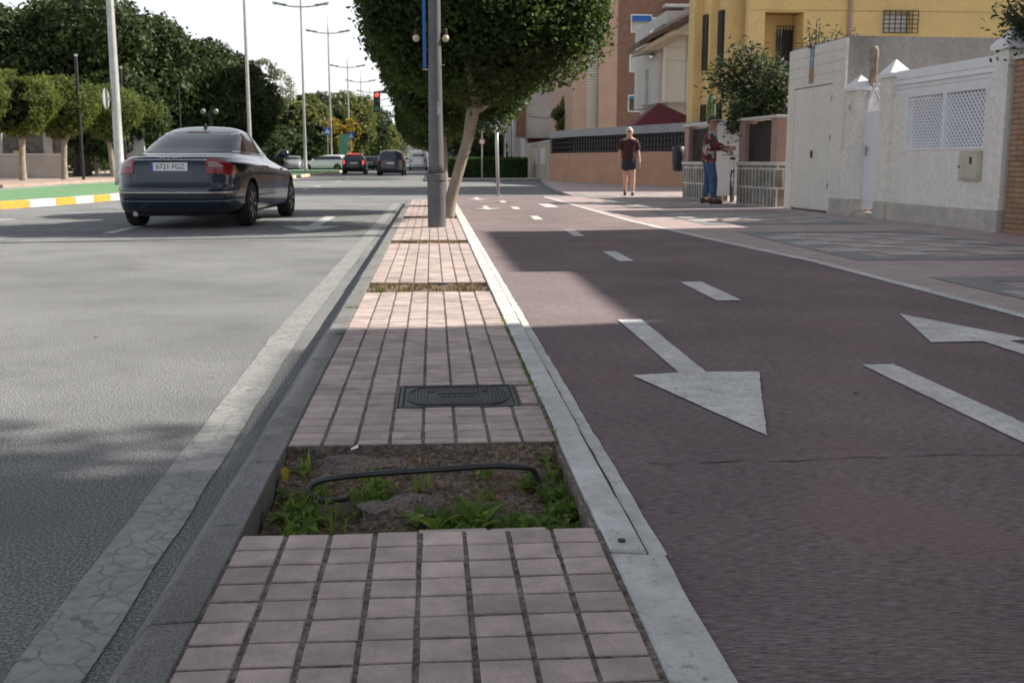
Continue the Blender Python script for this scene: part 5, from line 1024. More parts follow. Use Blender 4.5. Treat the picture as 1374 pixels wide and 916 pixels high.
# stepped bays going back
def y_for(x, px_):
    lo, hi = 20., 120.
    for _ in range(50):
        m_ = (lo + hi) / 2
        if atY(px_, 100, m_).x < x: lo = m_
        else: hi = m_
    return lo
Yc = YB + .7
for (pl, pflank) in ((974, 962), (952, 942), (930, None)):
    x0w = atY(pl, 100, Yc).x; x0 = x0w - xa; Yn = y_for(x0w, pflank) if pflank else Yc + .8
    P('bay', MB().box(x0, (ra - .06 if pl == 974 else 8), Yc - YB, Yn - YB + (.5 if pflank else 0), 0, H - .02), M['yellow'], t)
    if pflank:
        yc = (Yc + Yn) / 2 - YB; wl2 = (Yn - Yc) * .2
        for z in (3.9, 1.0): wi = P('window', MB().box(x0 - .02, x0 - .004, yc - wl2, yc + wl2, z, z + 1.8), M['glassdark'], t); g4 = MB(); [g4.box(x0 - .1, x0 - .085, yc - wl2 + k * wl2 / 2.5, yc - wl2 + k * wl2 / 2.5 + .03, z, z + 1.8) for k in range(6)]; P('grille', g4, M['iron'], wi)
    Yc = Yn
# grey house with oblique eave
YG = 52.; xg = atY(893, 100, YG).x; t = T('grey_house', 'pale grey rendered house with sloping brown eave beside the yellow building', 'house', (xg, YG, 0))
def lg(px_, py_, Y=YG): q_ = atY(px_, py_, Y); return q_.x - xg, q_.z
x1, z1 = lg(940, 45); x0, zb = lg(893, 137); _, zt_ = lg(893, 50)
xl_, _ = lg(888, 60); 
P('front_wall', MB().box(0, 2.2 + x1, 0, 8, zb, zt_ + 1.2), M['greyhouse'], t); P('flank_panel', MB().box(-.32, -.06, .25, 4, zb - .02, zt_ + .4), M['greyhouse'], t)
P('ground_floor', MB().box(.35, 6, 1.0, 8, 0, zb), M['greyhouse'], t); P('joint_lines', MB().box(.02, x1, -.006, -.001, zb + 1.9, zb + 1.93).box(.02, x1, -.006, -.001, zt_ - .5, zt_ - .47), M['grey_band'], t)
P('pilaster', MB().box(-.14, -.0, -.05, .2, zb, zt_ + .2), M['offwhite'], t); P('bay_balcony', MB().box(-.48, -.33, 2.6, 4.4, zb, zb + 1.7), M['greyhouse'], t)
P('window', MB().box(-.36, -.325, 1.2, 2.2, zb + 2.2, zb + 3.5), M['glassgrey'], t)
P('side_recess', MB().box(.95, 1.0, -.012, -.002, zb - .5, zt_), M['grey_band'], t); P('window', MB().box(1.05, 1.5, -.05, -.01, zb + 1.9, zt_ - .2), M['shutter'], t)
ea, ez = lg(855, 57); eb, ezb = lg(930, 17)
rf = MB(); 
for (dz, th_, dy) in ((0, .22, 0.),):
    vs_ = [(ea, -.7, ez), (eb + 3, -.7, ezb + 1.6), (eb + 3, 4, ezb + 2.4), (ea + .1, 3, ez)]; rf.add([(x, y, z) for x, y, z in vs_] + [(x, y, z - th_) for x, y, z in vs_], [(0, 1, 2, 3), (7, 6, 5, 4), (0, 4, 5, 1), (1, 5, 6, 2), (2, 6, 7, 3), (3, 7, 4, 0)])
P('roof', rf, M['roofdark'], t); ev = MB(); vs_ = [(ea + .25, -.62, ez - .23), (ea + 1.6, -.62, ez + .5), (eb + 3, -.62, ez + .6), (eb + 3, 3, ez + .6), (ea + .25, 2.6, ez - .23)]
ev.add([(x, y, z) for x, y, z in vs_] + [(x, y, z - .22) for x, y, z in vs_], [(0, 1, 2, 3, 4), (9, 8, 7, 6, 5)] + [(i, 5 + i, 5 + (i + 1) % 5, (i + 1) % 5) for i in range(5)]); P('eave', ev, mat('eave_beige', (.40, .33, .27), .85), t)
P('gable_fill', MB().add([(ea + 1.4, -.3, ez + .3), (eb + 2.8, -.3, ez + .4), (eb + 2.8, -.3, ezb + 1.3)], [(0, 1, 2)]), M['offwhite'], t)
# brick apartment block
YK = 78.; xk = atY(828, 100, YK).x; t = T('brick_apartments', 'tall red brick apartment block with shuttered windows and blue awnings', 'building', (xk, YK, 0))
def lk(px_, py_, Y=YK): q_ = atY(px_, py_, Y); return q_.x - xk, q_.z
wins = [];
for (pa, pt_, pb, pbt) in ((848, 21, 873, 43), (846, 75, 870, 96), (844, 129, 868, 149)): a, z1 = lk(pa, pt_); b_, z0 = lk(pb, pbt); wins.append((a, b_, z0, z1))
ba, bz1 = lk(905, 14); bb, bz0 = lk(926, 32); wins.append((ba, bb, bz0 + .05, bz1)); Hk = 26
extra = [(a, b_, z0 + 2.85, z1 + 2.85) for a, b_, z0, z1 in wins[:1]]
front_wall('brick_front', t, M['brickred'], (0, 9), Hk, wins + extra); P('body', MB().box(0.01, 9, .45, 18, 0, Hk - .02), M['brickred'], t)
for k, (a, b_, z0, z1) in enumerate(wins[:3] + extra):
    f = P('window', MB().box(a, b_, .16, .2, z0, z1), M['shutter'] if k in (0, 1, 3) else M['glassgrey'], t); w_ = .07
    P('frame', MB().box(a, b_, -.04, .1, z0 - w_, z0).box(a, b_, -.04, .1, z1, z1 + w_).box(a - w_, a, -.04, .1, z0 - w_, z1 + w_).box(b_, b_ + w_, -.04, .1, z0 - w_, z1 + w_), M['white_paint'], f)
    if k == 0: P('awning', MB().add([(a, .0, z1), (b_, .0, z1), (b_, -.28, z1 - .42), (a, -.28, z1 - .42)], [(0, 1, 2, 3)]), M['blue'], t)
    if k == 2: P('awning', MB().add([(a, .0, z1), (b_, .0, z1), (b_, -.2, z1 - .25), (a, -.2, z1 - .25)], [(0, 1, 2, 3)]), mat('green_canvas', (.05, .2, .2), .7), t); P('glazing_bars', MB().box(a + .5, a + .56, .1, .15, z0, z1).box(a + .95, a + 1.01, .1, .15, z0, z1), M['white_paint'], f)
f = P('window', MB().box(ba, bb, .2, .25, bz0, bz1), M['shutter'], t)
a, z1 = lk(890, 14); P('awning', MB().add([(a, -.0, z1 - .1), (a + 3.4, -.0, z1 - .1), (a + 3.4, -.9, z1 - .42), (a, -.9, z1 - .42)], [(0, 1, 2, 3)]), M['blue'], t)
P('balcony', MB().box(a - .1, a + 3.5, -1.1, 0, z1 + .1, z1 + .3), M['offwhite'], t); rl = MB(); 
for i in range(18): rl.box(a + i * .2, a + i * .2 + .03, -1.08, -1.05, z1 + .3, z1 + 1.25)
rl.box(a - .05, a + 3.5, -1.09, -1.04, z1 + 1.25, z1 + 1.3); P('railing', rl, M['maroon'], t)
ca, cz1 = lk(875, 24); cb, cz0 = lk(888, 32); ac = P('air_conditioner', MB().box(ca, cb, -.3, -.001, cz0, cz1), M['white_paint'], t, bevel=.02); P('fan', MB().lathe([(.001, 0), (.2, 0), (.2, .02), (.001, .02)], n=20), M['iron'], ac).location = (ca + .3, -.32, (cz0 + cz1) / 2)
ac.children[0].rotation_euler = (R(90), 0, 0)
sa0, _ = lk(770, 100, YK - .0); P('plain_flank', MB().box(sa0, -.001, .6, 14, 0, Hk), M['salmon_tile'], t)
s0, _ = lk(789, 100); s1, _ = lk(803, 100); sl = MB(); z = 1.
while z < Hk - 1: sl.box(s0, s1, .52, .599, z, z + .13); z += .19
P('slatted_screen', sl, M['shutter'], t)
P('corner_strip', MB().box(s1 + .02, -.002, .0, .6, 0, Hk), M['salmon_tile'], t)
# white building
YW = 100.; xw = atY(705, 150, YW).x; t = T('white_building', 'off white apartment building end wall with two tiny windows', 'building', (xw, YW, 0))
def lw_(px_, py_, Y=YW): q_ = atY(px_, py_, Y); return q_.x - xw, q_.z
ws = []
for (pa, pt_, pb, pbt) in ((744, 130, 750, 139), (743, 162, 750, 173), (763, 131, 769, 139)): a, z1 = lw_(pa, pt_); b_, z0 = lw_(pb, pbt); ws.append((a, b_, z0, z1))
_, zf = lw_(720, 186); _, zr = lw_(740, 103)
front_wall('end_wall', t, M['offwhite'], (0, 6.5), zr + 1.5, ws, z0=zf); P('body', MB().box(.01, 6.5, .31, 22, 0, zr + 1.4), M['offwhite'], t)
for a, b_, z0, z1 in ws: P('window', MB().box(a, b_, .15, .2, z0, z1), M['glassgrey'], t)
P('brick_strip', MB().box(-.85, -.0, -.2, .6, zf + .1, zr + 2), M['brickred'], t); P('shop_awning', MB().add([(.2, -.02, zf), (4.5, -.02, zf), (4.5, -1.2, zf - .65), (.2, -1.2, zf - .65)], [(0, 1, 2, 3)]), M['maroon'], t); P('canopy_slab', MB().box(-1, 6.5, -.6, .31, zf - .0, zf + .12), M['grey_band'], t); P('shopfront', MB().box(.3, 4, -.02, .0, 0, zf - .7), M['glassgrey'], t)
P('cable', MB().tube([(0.3, -.03, zf + 2.0), (2, -.03, zf + 1.8), (3.5, -.03, zf + 2.3)], .02, 5), M['iron'], t)
# low pale wall
t = T('low_pale_wall', 'low peeling pale wall with two blind panels and brown end face', 'wall', (5.45, 50.2, LZ)); P('wall', MB().box(0, .3, 0, 12.5, 0, 1.75), mat('peeling', (.42, .39, .33), .9, var=.16, scale=1.5), t); P('end_face', MB().box(-.01, .95, -.1, 0, 0, 1.85), mat('brown_face', (.2, .13, .1), .9), t)
for y in (2.2, 6.0): P('panel', MB().box(-.03, -.001, y, y + 2.4, .7, 1.5), M['offwhite'], t)
P('ledge', MB().box(-.04, .34, 0.01, 12.5, 1.75, 1.82), M['offwhite'], t)
# terrace row beyond
t = T('bay_terrace', 'distant terrace of white bay windowed flats above dark shopfronts', 'building', (4.9, 106, 0)); 
P('body', MB().box(0.3, 10, 0, 90, 0, 11), M['greyhouse'], t)
for k in range(7):
    y = 2 + k * 11; b0 = P('bay', MB().box(-.9, .29, y, y + 6, 3.2, 10.2), M['offwhite'], t, bevel=.05)
    for z in (3.9, 6.4, 8.6): P('window', MB().box(-.93, -.901, y + .8, y + 5.2, z, z + 1.3), M['glassgrey'], b0); P('window', MB().box(-.7, .1, y - .03, y - .001, z, z + 1.3), M['glassgrey'], b0)
P('brick_band', MB().box(.0, .29, 8.2, 12.8, 3, 10.8), M['brickred'], t); P('shopfronts', MB().box(.2, .29, 1, 88, 0, 2.9), M['glassdark'], t)
# dark trees in front of shops
big_tree('shade_tree', 'dark tree shading the shopfronts beyond the hedge', 'tree', 655, 178, 86, 1.7, .2, M['leaf_big'], 6000, 71, None, base_z=.6, cl=6)
big_tree('shade_tree', 'dark tree against the far terrace just over the hedge', 'tree', 628, 150, 92, 2.6, .2, M['leaf_big'], 8000, 72, None, base_z=.6, cl=6)
# far horizon buildings
t = T('distant_hall', 'long pale industrial building closing the far end of the avenue', 'building', (-22, 330, 0)); P('wall', holes(MB(), 0, 26, 0, 9, 0, .4, [(1 + i * 3, 3 + i * 3, 5.2, 7.6) for i in range(8)]), M['offwhite'], t); P('glazing', MB().box(.5, 25.5, .5, .8, .2, 8.8), M['glassgrey'], t); P('roof_truss', MB().box(0, 26, 0, 8, 10.4, 10.7).box(0, .3, 0, .3, 9, 10.4).box(8, 8.3, 0, .3, 9, 10.4).box(16, 16.3, 0, .3, 9, 10.4).box(25.7, 26, 0, .3, 9, 10.4), M['grey_band'], t); P('annex', MB().box(3, 22, -30, -12, 0, 4.2), M['offwhite'], t)
t = T('far_block', 'pale low block seen beside the van under the ficus', 'building', (1, 190, 0)); P('wall', holes(MB(), 0, 9, 0, 5.4, 0, .3, [(1 + i * 2.4, 2.4 + i * 2.4, 2.6, 4.2) for i in range(3)]), M['offwhite'], t); P('glazing', MB().box(.2, 8.8, .32, .4, .2, 5.2), M['glassdark'], t); P('roof', MB().box(-.3, 9.3, -.3, 6, 5.4, 5.6), M['grey_band'], t)
# left low wall with yellow frames
t = T('low_grey_wall', 'low grey wall with window gaps and a yellow painted frame across the road', 'wall', (-24.5, 54.0, .12)); 
P('wall', MB().box(0, 6.9, 0, .3, 0, 1.1).box(3.4, 4.1, 0, .3, 1.1, 2.2).box(6.0, 6.4, 0, .3, 1.1, 2.2).box(.0, .35, -.15, .3, 1.1, 2.3), mat('left_wall', (.42, .4, .37), .9, var=.1, scale=1), t); P('sill', MB().box(.0, 6.9, -.05, .35, 1.1, 1.18), M['offwhite'], t)
P('infill', MB().box(.35, 6.9, .1, .2, 1.18, 2.1), mat('infill_dark', (.13, .13, .12), .8, var=.3), t)
yf = MB().box(1.3, 2.7, -.08, .0, 1.95, 2.06).box(1.95, 2.08, -.08, 0, 1.19, 1.95).box(4.9, 5.0, -.08, 0, 1.19, 2.1).box(4.6, 5.2, -.08, 0, 1.19, 1.3); P('yellow_frame', yf, mat('yellow_paint', (.6, .42, .12), .6), t)
t = T('white_slatted_gate', 'white slatted metal gate at the picture edge across the road', 'gate', (-28.5, 54.0, .12)); g_ = MB()
for i in range(22): g_.box(i * .16, i * .16 + .09, 0, .04, .1, 1.75)
P('slats', g_, M['white_alu'], t); P('rails', MB().box(0, 3.6, .041, .08, .2, .28).box(0, 3.6, .041, .08, .85, .93).box(0, 3.6, .041, .08, 1.6, 1.7), M['white_alu'], t); P('post', MB().box(3.65, 3.95, -.1, .2, 0, 2.0), M['offwhite'], t)
t = T('park_wall', 'dim concrete panel standing behind the saloon boot', 'wall', (atY(172, 200, 64).x, 64, .1)); P('panel', MB().box(-.1, .9, 0, .2, 0, 2.2), M['greyhouse'], t); P('cap', MB().box(-.15, .95, -.03, .23, 2.2, 2.28), M['offwhite'], t)

# ------------------------------------------------------------------ cars
def car_body(sp):
    """closed ring-stack shell; sp rows: (z_rear, z_front, half_width, y_rear, y_front, n)"""
    NN = 72; lev = sp['rings']; vs = []
    # arc-even parameters on a reference outline
    tt_ = np.linspace(0, 2 * PI, 4001)[:-1]; w0, l0 = sp['W'], sp['L'] / 2
    def se(t_, n): return math.copysign(abs(math.cos(t_)) ** (2 / n), math.cos(t_)), math.copysign(abs(math.sin(t_)) ** (2 / n), math.sin(t_))
    pr = np.array([se(a, 5) for a in tt_]) * [w0, l0]; ds = np.r_[0, np.cumsum(np.linalg.norm(np.diff(np.vstack([pr, pr[:1]]), axis=0), axis=1))]; ts = [tt_[min(3999, np.searchsorted(ds, ds[-1] * (i + .5) / NN))] for i in range(NN)]
    for zr, zf, w, yr, yf, n in lev:
        for a in ts:
            x, y = se(a, n); Y = (yr + yf) / 2 + y * (yf - yr) / 2; s_ = (Y - yr) / (yf - yr); s_ = s_ * s_ * (3 - 2 * s_) if sp.get('sm', True) else s_
            vs.append((x * w, Y, zr + (zf - zr) * s_))
    k = len(lev); fs = [(i * NN + j, i * NN + (j + 1) % NN, (i + 1) * NN + (j + 1) % NN, (i + 1) * NN + j) for i in range(k - 1) for j in range(NN)]
    fs.append(tuple(range(NN))[::-1]); c = len(vs); last = vs[-NN:]; vs.append((0, sum(v[1] for v in last) / NN, sum(v[2] for v in last) / NN + .006)); fs += [((k - 1) * NN + j, (k - 1) * NN + (j + 1) % NN, c) for j in range(NN)]
    me = bpy.data.meshes.new('b'); me.from_pydata(vs, [], fs); me.materials.append(sp['paint']); me.materials.append(M['black_plastic']); me.update()
    o = bpy.data.objects.new('tmp', me); col.objects.link(o); ss = o.modifiers.new('s', 'SUBSURF'); ss.levels = ss.render_levels = 1
    cuts = []
    for y in sp['axles']:
        cm_ = MB().lathe([(sp['wr'] + .045, -2), (sp['wr'] + .045, 2)], c=(0, y, sp['wr'] + .015), axis='x', n=40).mesh('c', [M['black_plastic']]); co = bpy.data.objects.new('c', cm_); col.objects.link(co)
        bo_ = o.modifiers.new('bo', 'BOOLEAN'); bo_.object = co; bo_.operation = 'DIFFERENCE'; bo_.solver = 'EXACT'
        try: bo_.material_mode = 'TRANSFER'
        except Exception: pass
        cuts.append(co)
    core_cut = None
    me2 = evaluated(o); bpy.data.objects.remove(o)
    for c_ in cuts: bpy.data.objects.remove(c_)
    for p in me2.polygons: p.use_smooth = True
    bv = BVHTree.FromPolygons([v.co.copy() for v in me2.vertices], [tuple(p.vertices) for p in me2.polygons])
    try: me2.set_sharp_from_angle(angle=R(38))
    except Exception: pass
    return me2, bv
def cast(bv, o_, d, off):
    h = bv.ray_cast(Vector(o_), Vector(d).normalized()); 
    if h[0] is None: return None
    n = h[1]; n = n if n.dot(Vector(d)) < 0 else -n; return h[0] + n * off
def patch(bv, top, bot, mode, off=.004, nu=16, nv=6, mir=1):
    """mode 'side' (y,z) cast along -x ; 'rear' (x,z) cast +y ; 'front' ; ('rad', yc) (angle,z)"""
    def at(pl, t_):
        k = t_ * (len(pl) - 1); i = min(len(pl) - 2, int(k)); f_ = k - i; return [pl[i][j] * (1 - f_) + pl[i + 1][j] * f_ for j in (0, 1)]
    vs = []
    for j in range(nv + 1):
        for i in range(nu + 1):
            a, b_ = at(bot, i / nu), at(top, i / nu); q_ = [a[k] + (b_[k] - a[k]) * j / nv for k in (0, 1)]
            if mode == 'side': p = cast(bv, (mir * 3, q_[0], q_[1]), (-mir, 0, 0), off)
            elif mode == 'rear': p = cast(bv, (mir * q_[0], -3, q_[1]), (0, 1, 0), off)
            elif mode == 'front': p = cast(bv, (mir * q_[0], 9, q_[1]), (0, -1, 0), off)
            else:
                an = R(q_[0]); d = Vector((mir * math.sin(an), -math.cos(an) * mode[2], 0)); p = cast(bv, Vector((0, mode[1], q_[1])) + d * 4, -d, off)
            vs.append(p)
    if any(p is None for p in vs):
        good = [p for p in vs if p is not None]
        if not good: return MB()
        for i_, p in enumerate(vs):
            if p is None: vs[i_] = vs[i_ - 1] if i_ and vs[i_ - 1] is not None else good[0]
    m_ = MB(); m_.add(vs, [(j * (nu + 1) + i, j * (nu + 1) + i + 1, (j + 1) * (nu + 1) + i + 1, (j + 1) * (nu + 1) + i) for j in range(nv) for i in range(nu)]); return m_
def wheel(parent, x, y, wr, sgn, ww=.2):
    w = bpy.data.objects.new('wheel', MB().lathe([(wr * .62, -ww / 2), (wr * .93, -ww / 2), (wr, -ww / 2 + .03), (wr, ww / 2 - .03), (wr * .93, ww / 2), (wr * .62, ww / 2)], axis='x', n=36).mesh('tyre', [M['rubber']], False)); col.objects.link(w); w.parent = parent; w.location = (x, y, wr)
    r_ = MB().lathe([(wr * .60, -ww * .3), (wr * .645, ww * .48 * 1.0), (wr * .60, ww * .5), (wr * .58, ww * .2), (.01, ww * .12)] if sgn > 0 else [(.01, -ww * .12), (wr * .58, -ww * .2), (wr * .60, -ww * .5), (wr * .645, -ww * .48), (wr * .60, ww * .3)], axis='x', n=36)
    for k in range(7):
        a = 2 * PI * k / 7; r_.tube([(sgn * ww * .36, .04 * math.cos(a), .04 * math.sin(a)), (sgn * ww * .44, wr * .6 * math.cos(a), wr * .6 * math.sin(a))], [.03, .022], 6)
    r_.lathe([(.06, 0), (.055, sgn * .02), (.001, sgn * .025)], c=(sgn * ww * .36, 0, 0), axis='x', n=16)
    P('rim', r_, M['rim'], w, smooth=False)
    return w
def box_car(name, label, loc_, rz, sp, group=None):
    me, bv = car_body(sp); t = T(name, label, 'car', loc_, rz, group); P('body', me, None, t)
    P('underbody', MB().box(-sp['W'] * .72, sp['W'] * .72, .5, sp['L'] - .5, .17, .5), M['black_plastic'], t)
    for y in sp['axles']:
        for s_ in (-1, 1): wheel(t, s_ * (sp['W'] - .12), y, sp['wr'], s_)
    for s_ in (-1, 1):
        for wn__ in sp.get('side', []): P('side_window', patch(bv, wn__[0], wn__[1], 'side', .005, 22, 6, s_), M['glassdark'], t, smooth=True)
        if 'mirror' in sp: my, mz = sp['mirror']; P('mirror', MB().ell((s_ * (sp['W'] + .06), my, mz), (.10, .07, .075), 12, 8).tube([(s_ * (sp['W'] - .1), my + .02, mz - .05), (s_ * (sp['W'] + .02), my, mz - .02)], .02, 6), sp.get('mirror_m', sp['paint']), t, smooth=True)
        for tl in sp.get('tail', []): P('tail_light', patch(bv, tl[0], tl[1], ('rad', tl[2], 1), .010, 10, 8, s_), M[tl[3]], t, smooth=True)
        for hl in sp.get('head', []): P('headlight', patch(bv, hl[0], hl[1], ('rad', hl[2], -1), .008, 10, 6, s_), M['clear_lens'], t, smooth=True)
    if 'back' in sp: P('rear_window', patch(bv, sp['back'][0], sp['back'][1], 'rear', .005, 24, 8), M['glassgrey'], t, smooth=True)
    if 'wind' in sp: P('windscreen', patch(bv, sp['wind'][0], sp['wind'][1], 'front', .005, 24, 8), M['glassdark'], t, smooth=True)
    if 'plate' in sp:
        z = sp['plate']; q_ = cast(bv, (0, -3, z), (0, 1, 0), .012); pl = P('number_plate', MB().box(-.26, .26, q_.y - .012, q_.y, z - .057, z + .057), M['plate'], t); P('country_band', MB().box(-.259, -.215, q_.y - .0135, q_.y - .0125, z - .055, z + .055), M['plate_blue'], pl)
        t.data if False else None; sp['plate_y'] = q_.y - .0125
        if sp.get('plate_text'): text(sp['plate_text'], .098, M['ink'], pl, (.022, q_.y - .0135, z), (R(90), 0, 0), 'lettering', .0006, .98)
    return t, bv
# dark blue saloon
L = 4.85; W_ = .925
sal = dict(L=L, W=W_, wr=.325, axles=(1.08, 3.915), paint=M['car_navy'], rings=[
    (.22, .20, .80, .16, 4.72, 5), (.235, .22, .865, .07, 4.80, 5), (.30, .30, .905, .03, 4.83, 5), (.42, .42, .92, .0, 4.85, 5), (.545, .50, .925, -.01, 4.84, 5), (.60, .55, .925, .0, 4.83, 5), (.615, .56, .926, .045, 4.83, 5.2), (.72, .64, .928, .06, 4.80, 5.2), (.80, .70, .925, .075, 4.76, 5), (.87, .755, .915, .085, 4.70, 4.8), (.935, .80, .90, .10, 4.62, 4.6), (.965, .83, .84, .135, 4.5, 4.4), (1.01, .86, .81, .17, 4.35, 4.2),
    (1.02, .90, .79, .28, 4.05, 4.2), (1.035, .94, .765, .50, 3.75, 4.4), (1.05, .965, .745, .72, 3.50, 4.6), (1.15, 1.08, .70, .98, 3.23, 4.6), (1.28, 1.25, .635, 1.32, 2.88, 4.4), (1.375, 1.36, .575, 1.62, 2.62, 4.0), (1.425, 1.415, .52, 1.85, 2.45, 3.6), (1.46, 1.45, .40, 1.98, 2.36, 3.2), (1.475, 1.468, .2, 2.08, 2.25, 2.6)],
    side=[([(1.05, 1.16), (1.45, 1.325), (2.0, 1.375), (2.55, 1.35), (3.02, 1.14)], [(1.05, 1.085), (1.5, 1.075), (2.1, 1.06), (2.7, 1.045), (3.15, 1.04)])],
    back=([(-.50, 1.375), (0, 1.405), (.50, 1.375)], [(-.66, 1.075), (0, 1.065), (.66, 1.075)]), wind=([(-.52, 1.38), (0, 1.4), (.52, 1.38)], [(-.68, 1.02), (0, 1.0), (.68, 1.02)]),
    tail=[([(31, .975), (40, .98), (50, .95), (60, .875)], [(31, .785), (40, .77), (50, .755), (60, .765)], .95, 'red_lens')], mirror=(3.0, 1.06), plate=.87, plate_text='6721 FGZ')
vol, bv = box_car('parked_car' if False else 'saloon_car', 'dark blue four door saloon seen from behind on the road', (-3.63, 15.37, 0), R(-4.2), sal)
for s_ in (-1, 1):
    P('tail_light_insert', patch(bv, [(33, .935), (39, .93), (45, .885)], [(33, .865), (39, .862), (45, .868)], ('rad', .95, 1), .016, 6, 4, s_), M['clear_lens'], vol, smooth=True)
    P('door_handle', MB().box(s_ * .925 if s_ > 0 else -.945, s_ * .925 + .02 if s_ > 0 else -.925, 1.95, 2.12, .83, .855).box(s_ * .92 if s_ > 0 else -.94, s_ * .92 + .02 if s_ > 0 else -.92, 2.95, 3.12, .81, .835), M['car_navy'], vol)
    for y0, y1_, z0, z1_ in ((1.62, 1.62, .45, 1.05), (2.42, 2.42, .35, 1.05), (3.32, 3.32, .45, .95)): P('door_seam', patch(bv, [(y0 - .004, z1_), (y0 + .004, z1_)], [(y1_ - .004, z0), (y1_ + .004, z0)], 'side', .0015, 1, 14, s_), M['ink'], vol)
    P('window_trim', patch(bv, [(1.0, 1.085), (1.5, 1.075), (2.1, 1.06), (2.7, 1.045), (3.2, 1.04)], [(1.0, 1.07), (1.5, 1.06), (2.1, 1.045), (2.7, 1.03), (3.2, 1.025)], 'side', .007, 22, 1, s_), M['chrome'], vol)
    P('window_arc_trim', patch(bv, [(1.0, 1.175), (1.45, 1.34), (2.0, 1.39), (2.55, 1.365), (3.05, 1.15)], [(1.0, 1.16), (1.45, 1.325), (2.0, 1.375), (2.55, 1.35), (3.02, 1.14)], 'side', .006, 22, 1, s_), M['chrome'], vol)
    P('centre_pillar', patch(bv, [(2.28, 1.37), (2.37, 1.37)], [(2.28, 1.06), (2.4, 1.055)], 'side', .007, 2, 6, s_), M['black_plastic'], vol)
P('boot_strip', patch(bv, [(-.50, .962), (0, .966), (.50, .962)], [(-.50, .948), (0, .952), (.50, .948)], 'rear', .012, 16, 1), M['chrome'], vol)
P('bumper_strip', patch(bv, [(-.80, .525), (0, .525), (.80, .525)], [(-.80, .512), (0, .512), (.80, .512)], 'rear', .007, 20, 1), M['chrome'], vol)
P('bumper_strip', patch(bv, [(-.80, .405), (0, .405), (.80, .405)], [(-.80, .395), (0, .395), (.80, .395)], 'rear', .007, 20, 1), M['chrome'], vol)
P('bumper_groove', patch(bv, [(-.82, .49), (0, .49), (.82, .49)], [(-.82, .455), (0, .455), (.82, .455)], 'rear', .003, 20, 1), M['black_plastic'], vol)
P('boot_seam', patch(bv, [(-.52, .615), (0, .61), (.52, .615)], [(-.52, .607), (0, .602), (.52, .607)], 'rear', .003, 16, 1), M['ink'], vol)
for s_ in (-1, 1): P('boot_seam', patch(bv, [(s_ * .58 - .004, .95), (s_ * .58 + .004, .95)], [(s_ * .53 - .004, .61), (s_ * .53 + .004, .61)], 'rear', .003, 1, 10), M['ink'], vol)
P('valance', patch(bv, [(-.78, .30), (0, .30), (.78, .30)], [(-.74, .24), (0, .24), (.74, .24)], 'rear', .004, 20, 2), M['black_plastic'], vol)
bq = cast(bv, (0, -3, 1.0), (0, 1, 0), .004); bl_ = text('VOLVO', .062, M['chrome'], vol, (0, bq.y - .010, .990), (R(68), 0, 0), 'badge_lettering', .003, 1.5); bl_.data.materials.clear(); bl_.data.materials.append(M['white_paint'])
P('antenna_fin', MB().add([(-.02, 1.95, 1.455), (.02, 1.95, 1.455), (.02, 2.12, 1.47), (-.02, 2.12, 1.47), (0, 1.97, 1.53), (0, 2.02, 1.53)], [(0, 1, 2, 3), (0, 4, 1), (1, 4, 5, 2), (2, 5, 3), (3, 5, 4, 0)]), M['car_navy'], vol)
P('exhaust', MB().tube([(-.5, -.02 + .1, .22), (-.5, .4, .24)], .035, 12), M['chrome'], vol)
P('high_brake_lamp', MB().box(-.16, .16, 1.62, 1.66, 1.365, 1.385), M['red_lens'], vol)
